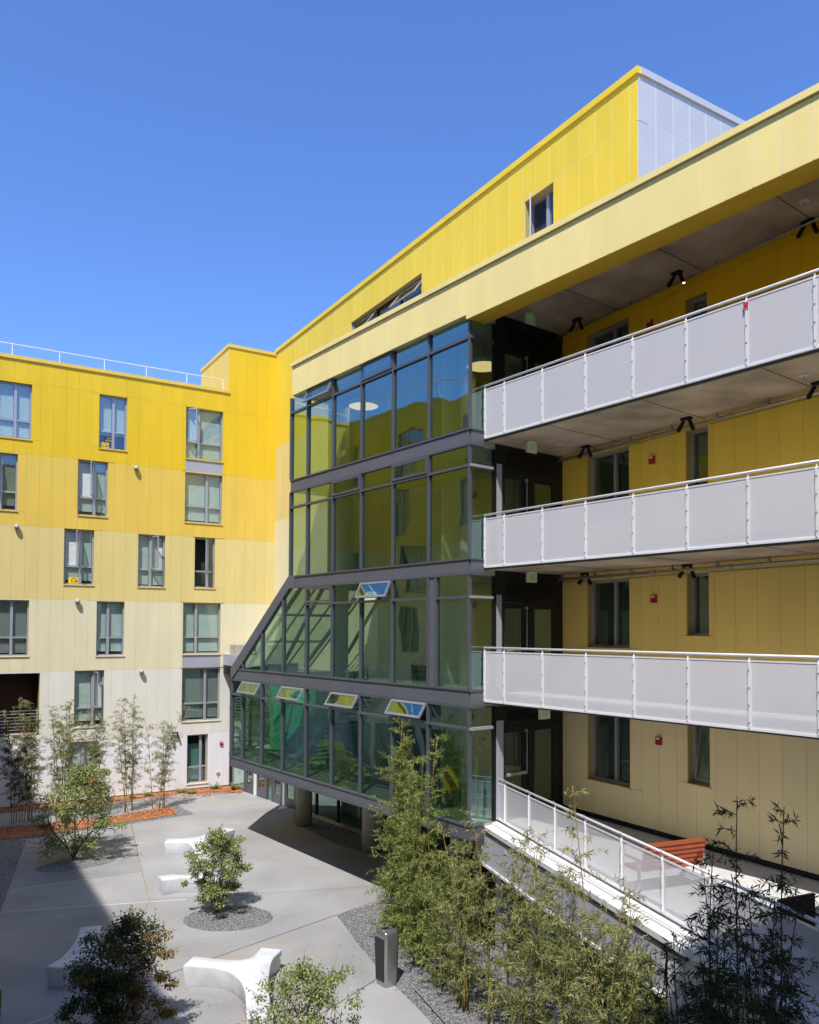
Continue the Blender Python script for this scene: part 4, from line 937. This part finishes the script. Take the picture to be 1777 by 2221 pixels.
# ---- litter bins
def bin_(p, rot, label, sidem):
    W = Matrix.Translation(p) @ Matrix.Rotation(rad(rot), 4, 'Z')
    t = thing('litter_bin', label, 'bin', W)
    SIL = mat('bin_silver', (.42, .43, .45), .3, .85, var=.03)
    def rr_(w, d, r, n=5):
        pts = []
        for cx_, cy_, a0 in ((w - r, d - r, 0), (-w + r, d - r, 90), (-w + r, -d + r, 180), (w - r, -d + r, 270)):
            for k in range(n): a = rad(a0 + 90 * k / (n - 1)); pts.append((cx_ + r * math.cos(a), cy_ + r * math.sin(a)))
        return pts
    mb = MB(); prof = [(.0, .80), (.03, .86), (.35, .93), (1.0, 1.0), (1.08, .98), (1.12, .86)]
    base = rr_(.18, .20, .07); k = len(base)
    for z, s in prof:
        for x, y in base: mb.v.append((x * s, y * s, z + (.05 * y if z > .95 else 0)))
    for l in range(len(prof) - 1):
        for i in range(k): j = (i + 1) % k; mb.f.append((l * k + i, l * k + j, (l + 1) * k + j, (l + 1) * k + i))
    mb.f.append(tuple((len(prof) - 1) * k + i for i in range(k)))
    autosmooth(part('shell', mb, SIL, t, W), 50)
    for sg in (-1, 1):
        mb = MB(); pts = [(-.16, .12), (.16, .12), (.19, .98), (-.19, .98)]
        mb.v = [(sg * (.162 + .02 * z), y * .85, z) for y, z in pts] + [(sg * (.174 + .018 * z), y * .85, z) for y, z in pts]; mb.f = [(4, 5, 6, 7), (3, 2, 1, 0)] + [(i, (i + 1) % 4, (i + 1) % 4 + 4, i + 4) for i in range(4)]
        part('side_screen', mb, sidem, t, W)
    part('opening', MB().prism([(x * .75 + .0, y * .42 + .03) for x, y in rr_(.13, .16, .05)], 1.11, 1.128), BLACKM, t, W)
    part('opening_rim', MB().tube([(x * .78, y * .45 + .03, 1.125) for x, y in rr_(.13, .16, .05)] + [(rr_(.13, .16, .05)[0][0] * .78, rr_(.13, .16, .05)[0][1] * .45 + .03, 1.125)], .012, 5), SIL, t, W)
    return t
bin_(flat(ground(838, 2140)) + Vector((0, .12, 0)), 38, 'silver litter bin with dark mesh side at the edge of the gravel', mat('bin_dark_mesh', (.04, .04, .045), .5, .4))
bin_(Vector((-7.33, 14.1, 0)), -10, 'recycling bin with green side cut off at the bottom left corner', mat('bin_green', (.08, .22, .05), .5))
# ================================================================== PEOPLE AND CLUTTER IN THE HALL
def skinned(name, joints, edges, m, parent, W):
    me = bpy.data.meshes.new(name); me.from_pydata([j[0] for j in joints], edges, []); o = bpy.data.objects.new(name, me); col.objects.link(o)
    sk = o.modifiers.new('s', 'SKIN')
    for i, j in enumerate(joints): me.skin_vertices[0].data[i].radius = (j[1], j[1] * (j[2] if len(j) > 2 else 1))
    me.skin_vertices[0].data[0].use_root = True
    su = o.modifiers.new('u', 'SUBSURF'); su.levels = 2; su.render_levels = 2
    bpy.context.view_layer.update(); m2 = bpy.data.meshes.new_from_object(o.evaluated_get(bpy.context.evaluated_depsgraph_get()))
    bpy.data.objects.remove(o); m2.materials.clear(); m2.materials.append(m); m2.polygons.foreach_set('use_smooth', [True] * len(m2.polygons))
    return put(name, m2, parent, W)
r_ = ray(1049, 1600); k = 19.75 / r_.y; PX = Vector((r_.x * k, 19.75, 2.89))
W = Matrix.Translation(PX) @ Matrix.Rotation(rad(120), 4, 'Z')
pe = thing('person', 'person in dark clothes standing behind the narrow side glass above the terrace', 'person', W)
SKIN = mat('skin', (.30, .18, .12), .6); CLO = mat('dark_shirt', (.03, .035, .045), .8); TRO = mat('dark_trousers', (.02, .022, .03), .8); HAIR = mat('dark_hair', (.02, .015, .012), .7)
J = [((0, 0, .95), .14, .8), ((0, 0, 1.15), .125, .8), ((.02, 0, 1.36), .155, .72), ((.03, 0, 1.46), .07), ((.05, 0, 1.53), .052), ((.07, 0, 1.62), .085), ((.075, 0, 1.70), .08),
     ((.02, .19, 1.40), .062), ((.04, .25, 1.14), .045), ((.14, .24, .92), .034), ((.17, .23, .84), .030),
     ((.02, -.19, 1.40), .062), ((.06, -.24, 1.14), .045), ((.2, -.22, .98), .034), ((.27, -.2, .93), .030),
     ((0, .09, .88), .105), ((.03, .1, .48), .07), ((-.01, .1, .09), .045), ((.13, .11, .04), .04),
     ((0, -.09, .88), .105), ((.0, -.1, .48), .07), ((-.05, -.1, .09), .045), ((.09, -.11, .04), .04)]
Eg = [(0, 1), (1, 2), (2, 3), (3, 4), (4, 5), (5, 6), (2, 7), (7, 8), (8, 9), (9, 10), (2, 11), (11, 12), (12, 13), (13, 14), (0, 15), (15, 16), (16, 17), (17, 18), (0, 19), (19, 20), (20, 21), (21, 22)]
body = skinned('body', J, Eg, CLO, pe, W)
body.data.materials.append(SKIN); body.data.materials.append(TRO)
for p in body.data.polygons:
    c = p.center
    if c.z > 1.50 or (abs(c.y) > .17 and c.z < 1.1 and c.x > .08): p.material_index = 1
    elif c.z < .95 and abs(c.y) < .19: p.material_index = 2
part('hair', MB().lathe([(.03, 1.66), (.088, 1.66), (.092, 1.72), (.07, 1.78), (.02, 1.80)], 14, .06, 0), HAIR, pe, W, True)
for sg in (1, -1):                                                     # fingers
    hx, hy, hz = (.17, .23, .84) if sg > 0 else (.27, -.2, .93)
    fm = MB()
    for k in range(4): fm.tube([(hx + .005, hy - .03 + k * .02, hz - .02), (hx + .02, hy - .03 + k * .02, hz - .06), (hx + .03, hy - .03 + k * .02, hz - .09 + abs(k - 1.5) * .006)], [.011, .01, .008], 6)
    fm.tube([(hx + .02, hy - sg * .02, hz), (hx + .05, hy - sg * .02, hz - .035)], [.012, .009], 6); part('hand', fm, SKIN, pe, W)
def inpt(u, v, w, z=None):
    r_ = ray(u, v); P_ = GLASS.P + GLASS.w * w; k = GLASS.w.dot(P_) / GLASS.w.dot(r_.xy); return Vector((r_.x * k, r_.y * k, (r_.z * k + EYE) if z is None else z))
p = inpt(978, 1740, .7); W = Matrix.Translation((p.x, p.y, 0))
t = thing('yellow_bag', 'bright yellow folded bag standing behind the corner glass', 'bag', W)
part('bag', MB().prism([(-.2, 0), (.2, .02), (.18, .16), (-.16, .14)], 3.35, 3.7), mat('bag_yellow', (.9, .50, .02), .6), t, W)
mb = MB(); mb.v = [(-.2, 0, 3.7), (.2, .02, 3.7), (.18, .16, 3.7), (-.16, .14, 3.7), (-.12, .05, 4.0), (.02, .08, 3.95)]; mb.f = [(0, 1, 5, 4), (1, 2, 5), (2, 3, 4, 5), (3, 0, 4)]; part('flap', mb, MATS['bag_yellow'], t, W); part('trolley', MB().box(-.25, .25, -.02, .2, 3.28, 3.34).box(-.25, -.22, -.02, .2, 2.95, 3.28).box(.22, .25, -.02, .2, 2.95, 3.28), BLACKM, t, W)
p = ray(1048, 1730); k = (19.6) / p.y; W = Matrix.Translation((p.x * k, 19.6, 2.89)) @ Matrix.Rotation(rad(-40), 4, 'Z')
TEAL = mat('teal_plastic', (.16, .34, .36), .5)
t = thing('plastic_chair', 'pale teal plastic chair behind the side glass above the terrace', 'chair', W)
part('backrest', MB().box(-.2, -.08, .0, .04, .45, .85).box(.08, .2, .0, .04, .45, .85).box(-.08, .08, 0, .04, .55, .68), TEAL, t, W); part('seat', MB().box(-.22, .22, -.4, .0, .41, .45), TEAL, t, W)
for x in (-.2, .15):
    for y in (-.38, -.05): part('leg', MB().box(x, x + .05, y, y + .05, 0, .41), TEAL, t, W)
p = ray(1031, 1700); k = 19.2 / p.y; W = Matrix.Translation((p.x * k, 19.2, 2.89))
t = thing('mop', 'lime green handled mop leaning behind the side glass', 'mop', W)
part('handle', MB().tube([(0, 0, .05), (.03, 0, 1.25)], .016, 6), mat('lime', (.35, .75, .05), .5), t, W); part('head', MB().lathe([(.03, 1.2), (.05, 1.3), (.02, 1.42)], 8, .03, 0), mat('mop_pale', (.45, .7, .4), .8), t, W)
# ================================================================== VEGETATION
def leafmat(name, c1, c2, c3, tr=.25):
    m = bpy.data.materials.new(name); m.use_nodes = True; n = m.node_tree.nodes; L = m.node_tree.links; b = n['Principled BSDF']; MATS[name] = m
    g = n.new('ShaderNodeNewGeometry'); r = n.new('ShaderNodeValToRGB'); e = r.color_ramp.elements; e[0].color = (*c1, 1); e[1].color = (*c3, 1); k = e.new(.55); k.color = (*c2, 1); e[0].position = 0; e[2].position = 1
    L.new(g.outputs['Random Per Island'], r.inputs[0]); L.new(r.outputs[0], b.inputs['Base Color']); b.inputs['Roughness'].default_value = .5; b.inputs['Specular IOR Level'].default_value = .35
    t = n.new('ShaderNodeBsdfTranslucent'); L.new(r.outputs[0], t.inputs[0]); mx = n.new('ShaderNodeMixShader'); mx.inputs[0].default_value = tr
    L.new(b.outputs[0], mx.inputs[1]); L.new(t.outputs[0], mx.inputs[2]); L.new(mx.outputs[0], n['Material Output'].inputs[0]); return m
BLEAF = leafmat('bamboo_leaf', (.09, .12, .03), (.25, .28, .09), (.52, .46, .24), .32)
BLEAFG = leafmat('bamboo_leaf_fresh', (.08, .13, .02), (.23, .29, .07), (.46, .44, .18), .32)
BLEAFD = leafmat('bamboo_leaf_shade_tone', (.012, .022, .006), (.03, .045, .012), (.055, .06, .02), .12)  # bamboo leaf colours darkened, shade painted in
MLEAF = leafmat('maple_leaf', (.09, .13, .03), (.25, .31, .09), (.48, .50, .24), .34)
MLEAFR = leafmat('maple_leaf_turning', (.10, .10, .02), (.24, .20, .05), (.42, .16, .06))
MLEAFD = leafmat('maple_leaf_shade_tone', (.02, .04, .008), (.05, .075, .015), (.10, .12, .03))  # maple leaves with the tree's shade put into their colours
CULM = mat('bamboo_culm', (.22, .20, .06), .5, var=.25, scale=3); CULMO = mat('bamboo_culm_orange', (.33, .21, .06), .5, var=.2, scale=3)
DCULM = mat('bamboo_culm_shade_tone', (.05, .045, .02), .5)  # culm colour darkened to paint the stems as shaded
BARK = mat('maple_bark', (.10, .08, .06), .8, var=.2, scale=10)
def leaf(mb, p, d, up, L_, w):
    s = d.cross(up)
    if s.length < 1e-3: s = d.orthogonal()
    s.normalize(); n = s.cross(d); k = len(mb.v); m = p + d * L_ * .4
    mb.v += [tuple(p), tuple(m + s * w - n * w * .3), tuple(p + d * L_ - n * L_ * .12), tuple(m - s * w - n * w * .3)]
    mb.f += [(k, k + 1, k + 2), (k, k + 2, k + 3)]
def rv(): 
    while True:
        v = Vector((random.uniform(-1, 1), random.uniform(-1, 1), random.uniform(-1, 1)))
        if .05 < v.length < 1: return v.normalized()
def bamboo(base, height, n, spread, dens, label, lm=BLEAF, low=.15, cm=CULM, ls=1., lean=None, group='bamboo along the courtyard', top=.1, bush=1., co=None, spire=False):
    t = thing('bamboo', label, 'bamboo', Matrix.Translation(base), group); fo = MB(); BLV = Matrix.Translation(base)
    for i in range(n):
        a = random.uniform(0, 2 * math.pi); r0 = spread * .35 * random.random() ** .5; h = height * (random.uniform(.55, .97) if spire else random.uniform(.6, 1.0)) if i else height
        p0 = Vector((r0 * math.cos(a), r0 * math.sin(a), 0)); ln = Vector((math.cos(a), math.sin(a), 0)) * spread * random.uniform(.15, .6)
        if lean and i == 0: ln = Vector(lean)
        cur = lambda t_: p0 + ln * (t_ ** 2) + Vector((.04 * math.sin(5 * t_ + i), .04 * math.cos(4 * t_ + i), h * t_ - (.25 * t_ ** 4)))
        pts = [cur(k / 9) for k in range(10)]
        part('culm', MB().tube(pts, [.014 * (1 - .75 * k / 9) + .002 for k in range(10)], 5), cm if i % 4 else (co or CULMO), t, BLV, True)
        nodes = int(h / .2)
        for k in range(int(nodes * low), nodes):
            tt = (k + random.random()) / nodes; q = cur(min(tt, .99))
            prof = math.sin(math.pi * min(1, (tt - low) / (1 - low) * .75 + .18)) 
            if spire: prof = .28 + .9 * (1 - tt) ** .7
            for b_ in range(random.choice((1, 2, 2, 3))):
                if random.random() > dens * 1.6: continue
                az = random.uniform(0, 2 * math.pi); bl_ = (.18 + .42 * prof) * random.uniform(.5, 1.15) * ls * bush
                D = Vector((math.cos(az), math.sin(az), random.uniform(.3, 1.2))).normalized()
                e1 = q + D * bl_ * .6; e2 = e1 + (D + Vector((0, 0, -.7))).normalized() * bl_ * .5
                kk = len(fo.v); fo.tube([q, e1, e2], [.004, .003, .0015], 3, False)
                m_ = int((9 + 15 * dens) * (.5 + prof))
                for l in range(m_):
                    f_ = random.uniform(.15, 1); pp = q.lerp(e1, f_ * 2) if f_ < .5 else e1.lerp(e2, f_ * 2 - 1)
                    dd = (D * .5 + rv() * .75 + Vector((0, 0, -.45))).normalized(); leaf(fo, pp, dd, rv(), random.uniform(.07, .15) * ls, random.uniform(.0065, .0105) * ls)
    o = part('foliage', fo, lm, t, BLV); o['kind'] = 'stuff'
    return t
def on(u, v): return flat(ground(u, v))
# left group along the north wing
BL = [((37, 1786), 4.6, 7, .8, .7, 'shaded bamboo clump at the far left edge'), ((70, 1780), 4.9, 6, .7, .8, 'bamboo clump with browned top in front of the brown loggia'),
      ((138, 1775), 4.9, 7, .8, .75, 'bamboo clump behind the far left maple, in front of the white wall'), ((185, 1768), 4.2, 4, .8, .8, 'bamboo clump in front of the ground floor window with blinds'),
      ((225, 1764), 4.5, 3, .6, .6, 'thin bamboo clump just right of the lower blinded windows'), ((282, 1760), 4.9, 6, .8, .62, 'tall bamboo clump in the middle of the white wall'),
      ((345, 1756), 4.3, 6, .9, .6, 'rightmost bamboo clump before the white wall, leaning right')]
for i, (uv, h, n, sp2, dn_, lb) in enumerate(BL):
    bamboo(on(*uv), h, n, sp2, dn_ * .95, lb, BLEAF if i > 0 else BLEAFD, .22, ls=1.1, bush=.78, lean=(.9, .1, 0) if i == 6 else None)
# right group along the terrace
BR = [((869, 2046), 5.45, 12, .66, 1.25, 'dense tall bamboo clump nearest the litter bin, reaching up the hall glass', BLEAFG, .03, 1.0, True),
      ((914, 2092), 5.2, 9, .55, 1.2, 'dense bamboo clump right behind the litter bin with a leaning top', BLEAFG, .06, 1.0, True),
      ((960, 2140), 3.1, 8, .7, .8, 'low leafy bamboo clump standing in the gravel strip', BLEAFG, .05, 1., False),
      ((1010, 2184), 3.7, 6, .8, .72, 'bamboo clump with orange stems below the start of the terrace railing', BLEAF, .1, 1., False),
      ((1075, 2225), 4.2, 6, .8, .72, 'bamboo clump in front of the first terrace railing posts', BLEAF, .1, 1., False),
      ((1135, 2290), 4.0, 6, .9, .72, 'bamboo clump in front of the white terrace coping', BLEAF, .1, 1., False),
      ((1205, 2350), 3.9, 6, .9, .72, 'bamboo clump with pale leaves under the middle of the terrace railing', BLEAF, .1, 1., False),
      ((1275, 2420), 3.7, 6, .9, .72, 'bamboo clump in front of the terrace apron', BLEAF, .1, 1., False)]
for i, (uv, h, n, sp2, dn_, lb, lm, lo, ls, sp3) in enumerate(BR):
    bamboo(on(*uv), h, n, sp2, dn_, lb, lm, lo, ls=ls * .95, lean=((.15, .1, 0) if i == 0 else (.35, .1, 0) if i == 1 else None), spire=sp3)
for (u, Y, h, n, lb) in ((1395, 12.3, 3.5, 5, 'bamboo clump covering the lower end of the terrace apron'), (1340, 11.9, 3.0, 5, 'low bamboo clump at the bottom edge below the terrace apron'), (1545, 9.0, 4.4, 4, 'dark shaded bamboo between the orange bench and the bottom edge'), (1640, 8.4, 4.7, 4, 'dark shaded bamboo low at the right in front of the terrace wall'), (1292, 13.0, 5.0, 3, 'tall bamboo whose pale top crosses the yellow gallery wall'), (1505, 10.3, 4.8, 4, 'dark shaded bamboo in front of the orange bench'), (1585, 9.6, 5.55, 5, 'tallest dark shaded bamboo near the right edge'), (1650, 9.2, 5.6, 4, 'dark shaded bamboo with a slender tip right of the tallest one'), (1700, 8.6, 4.9, 2, 'dark shaded bamboo at the bottom right corner')):
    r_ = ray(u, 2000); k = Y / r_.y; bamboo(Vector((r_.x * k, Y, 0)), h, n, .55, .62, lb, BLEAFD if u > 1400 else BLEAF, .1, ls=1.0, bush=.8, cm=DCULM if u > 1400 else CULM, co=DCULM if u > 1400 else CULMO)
def maple(base, h, r, label, lm, n=5200, lean=(0, 0), patches=None, seed=1, ls=.05, zc=.55, rz=.5, low=.12):
    random.seed(seed)
    t = thing('maple_tree', label, 'tree', Matrix.Translation(base), 'small maples in the gravel beds'); W = Matrix.Translation(base)
    tr = MB(); cr_ = [MB(), MB()]
    tips = []
    def limb(p, d, L_, rad_, dep):
        n_ = 4; pts = [p]
        for k in range(n_): d = (d + rv() * .22 + Vector((0, 0, .06))).normalized(); pts.append(pts[-1] + d * L_ / n_)
        tr.tube(pts, [rad_ * (1 - .5 * k / n_) for k in range(n_ + 1)], 5, False)
        tips.append((pts[-1], dep)); tips.append((pts[2], dep))
        if dep < 3:
            for k in range(3): 
                q = pts[random.choice((2, 3, 4))]; limb(q, (d + rv() * .85).normalized(), L_ * .62, rad_ * .5, dep + 1)
    for k in range(5):
        a = 2 * math.pi * k / 5 + random.random(); limb(Vector((0, 0, .0)), Vector((math.cos(a) * .45 * r, math.sin(a) * .45 * r, 1)).normalized(), h * .42, .035, 0)
    part('trunk', tr, BARK, t, W, True)
    cl = []
    for k in range(92):
        a = random.uniform(0, 2 * math.pi); zz = random.uniform(0, 1); rr2 = math.sin(math.pi * (zz * .86 + .12)) ** .75 * random.uniform(.3, 1.2) * (1 + .26 * math.sin(3 * a + seed))
        c = Vector((math.cos(a) * rr2 * r + lean[0] * zz, math.sin(a) * rr2 * r + lean[1] * zz, h * (low + (1 - low) * zz))); cl.append((c, random.uniform(.12, .27) * (r / .9), random.random()))
    for k in range(12):
        a = random.uniform(0, 2 * math.pi); zz = random.uniform(.3, .95); c = Vector((math.cos(a) * r * (1.12 - zz * .35) + lean[0] * zz, math.sin(a) * r * (1.12 - zz * .35), h * (zz + .08))); cl.append((c, .13, random.random()))
    for k in range(n):
        c, cr3, q = cl[k % len(cl)]; v = rv() * cr3 * random.random() ** .4; v.z *= .62; p = c + v * random.uniform(.8, 1.35)
        turn = (patches(c / h, q) if patches else False)
        mb = cr_[1 if turn else 0]; d = (Vector((v.x, v.y, v.z - .1)).normalized() + rv() * .8).normalized(); up = (Vector((0, 0, 1)) + rv() * .6)
        leaf(mb, p, d, up, random.uniform(.8, 1.3) * ls, ls * .36)
    for k in range(70):                                                # young shoots sticking out of the crown
        c, cr3, q = random.choice(cl[:92]); o0 = Vector((lean[0] * .4, lean[1] * .4, h * .45)); D = ((c - o0).normalized() + rv() * .45 + Vector((0, 0, .35))).normalized()
        L_ = random.uniform(.2, .5) * r * .8; p0 = c; p1 = c + D * L_ * .6 + rv() * .02; p2 = c + D * L_
        cr_[0].tube([p0, p1, p2], [.003, .002, .001], 3, False)
        for j in range(9):
            f_ = j / 8; pp = p0.lerp(p2, f_); leaf(cr_[1 if (patches and patches(c / h, q)) else 0], pp, (D * .3 + rv()).normalized(), Vector((0, 0, 1)) + rv() * .5, ls * random.uniform(.7, 1.1), ls * .33)
    for c, cr3, q in cl[-12:]:
        a = Vector((lean[0] * .5, 0, h * .5)); b2 = a.lerp(c, .6) + Vector((0, 0, -.1)); cr_[0].tube([a, b2, c, c + (c - b2) * .35], [.006, .004, .002, .001], 3, False)
    o = part('crown', cr_[0], lm, t, W); o['kind'] = 'stuff'
    if cr_[1].f: o = part('turning_leaves', cr_[1], MLEAFR, t, W); o['kind'] = 'stuff'
maple(on(160, 1862), 2.85, 1.15, 'largest bright green maple at the far left, half in shade', MLEAF, 12000, (.15, .2), lambda c, q: q > .93, 3, .066)
maple(on(470, 1978), 2.05, .68, 'compact green maple in the round gravel bed at the centre', MLEAF, 9500, (0, 0), lambda c, q: q > .985, 5, .056)
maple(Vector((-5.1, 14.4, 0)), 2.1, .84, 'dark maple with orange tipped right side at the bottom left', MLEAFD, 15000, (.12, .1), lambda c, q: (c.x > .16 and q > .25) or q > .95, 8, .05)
maple(Vector((-1.68, 13.05, 0)), 1.85, .82, 'loose airy maple cut by the bottom edge in front of the bench', MLEAF, 6500, (.05, 0), None, 13, .048)
random.seed(21)
def fern(p, r, n, label, lm, cat='fern'):
    t = thing('fern', label, cat, Matrix.Translation(p), 'low plants along the wall'); mb = MB()
    for k in range(n):
        a = random.uniform(0, 2 * math.pi); L_ = r * random.uniform(.7, 1.2); D = Vector((math.cos(a), math.sin(a), 0)); up = random.uniform(.6, 1.6)
        for q in range(9):
            f_ = q / 9; c = D * L_ * f_ * .8 + Vector((0, 0, L_ * up * f_ * (1 - .45 * f_)))
            for sg in (-1, 1): leaf(mb, c, (D.cross(Vector((0, 0, 1))) * sg + D * .5 + Vector((0, 0, .1))).normalized(), Vector((0, 0, 1)), r * .32 * (1 - f_ * .7), r * .05)
    o = part('fronds', mb, lm, t, Matrix.Translation(p))
    o['kind'] = 'stuff'
FERN = leafmat('fern_leaf', (.10, .16, .03), (.25, .32, .08), (.42, .45, .15))
for u, v, r, lb in ((393, 1720, .38, 'spreading green fern under the narrow ground floor window'), (414, 1722, .34, 'green fern right below the ground floor window'), (466, 1711, .42, 'upright yellow green fern by the outlet box'), (510, 1713, .5, 'yellow green fern beside the pale glass panel'), (322, 1727, .4, 'fern tucked behind the rightmost bamboo'), (286, 1732, .35, 'small fern behind the tall middle bamboo')):
    fern(on(u, v), r, 16, lb, FERN)
# bark chips lying on the mulch
mb = MB()
for k in range(5200):
    a, b = random.random(), random.random()
    if k % 2: p = Vector((-16, 28.1, 0)).lerp(Vector((-9.4, 32.4, 0)), a) + Vector((-.35, .55, 0)) * (b - .45) * 1.6
    else: p = Vector((-17, 31.6, 0)).lerp(Vector((-8, 36.4, 0)), a) + Vector((-.4, .6, 0)) * (b - .5) * 1.1
    p.z = .035; leaf(mb, p, Vector((random.uniform(-1, 1), random.uniform(-1, 1), random.uniform(0, .5))).normalized(), Vector((0, 0, 1)) + rv() * .5, random.uniform(.05, .11), .014)
o = part('bark_chips', mb, leafmat('bark_chip', (.20, .06, .02), (.42, .15, .05), (.66, .36, .2), 0.02), None); o['kind'] = 'stuff'; o['label'] = 'loose orange bark chips on the mulch beds'; o['category'] = 'mulch'

mb = MB(); random.seed(5)
for c, R_ in (((-4.6, 20.4), 1.5), ((-10.3, 25.1), 1.6), ((-5.1, 14.6), 1.9), ((-1.7, 13.6), 2.0), ((-.2, 17.5), 2.2)):
    for k in range(46):
        a = random.uniform(0, 6.283); q = R_ * random.uniform(.2, 1.25); leaf(mb, Vector((c[0] + q * math.cos(a), c[1] + q * math.sin(a), .014)), Vector((random.uniform(-1, 1), random.uniform(-1, 1), .08)).normalized(), Vector((0, 0, 1)), random.uniform(.03, .06), .012)
o = part('fallen_leaves', mb, MLEAFR, None); o['kind'] = 'stuff'; o['label'] = 'scattered dry leaves on the paving and gravel around the maples'; o['category'] = 'leaves'
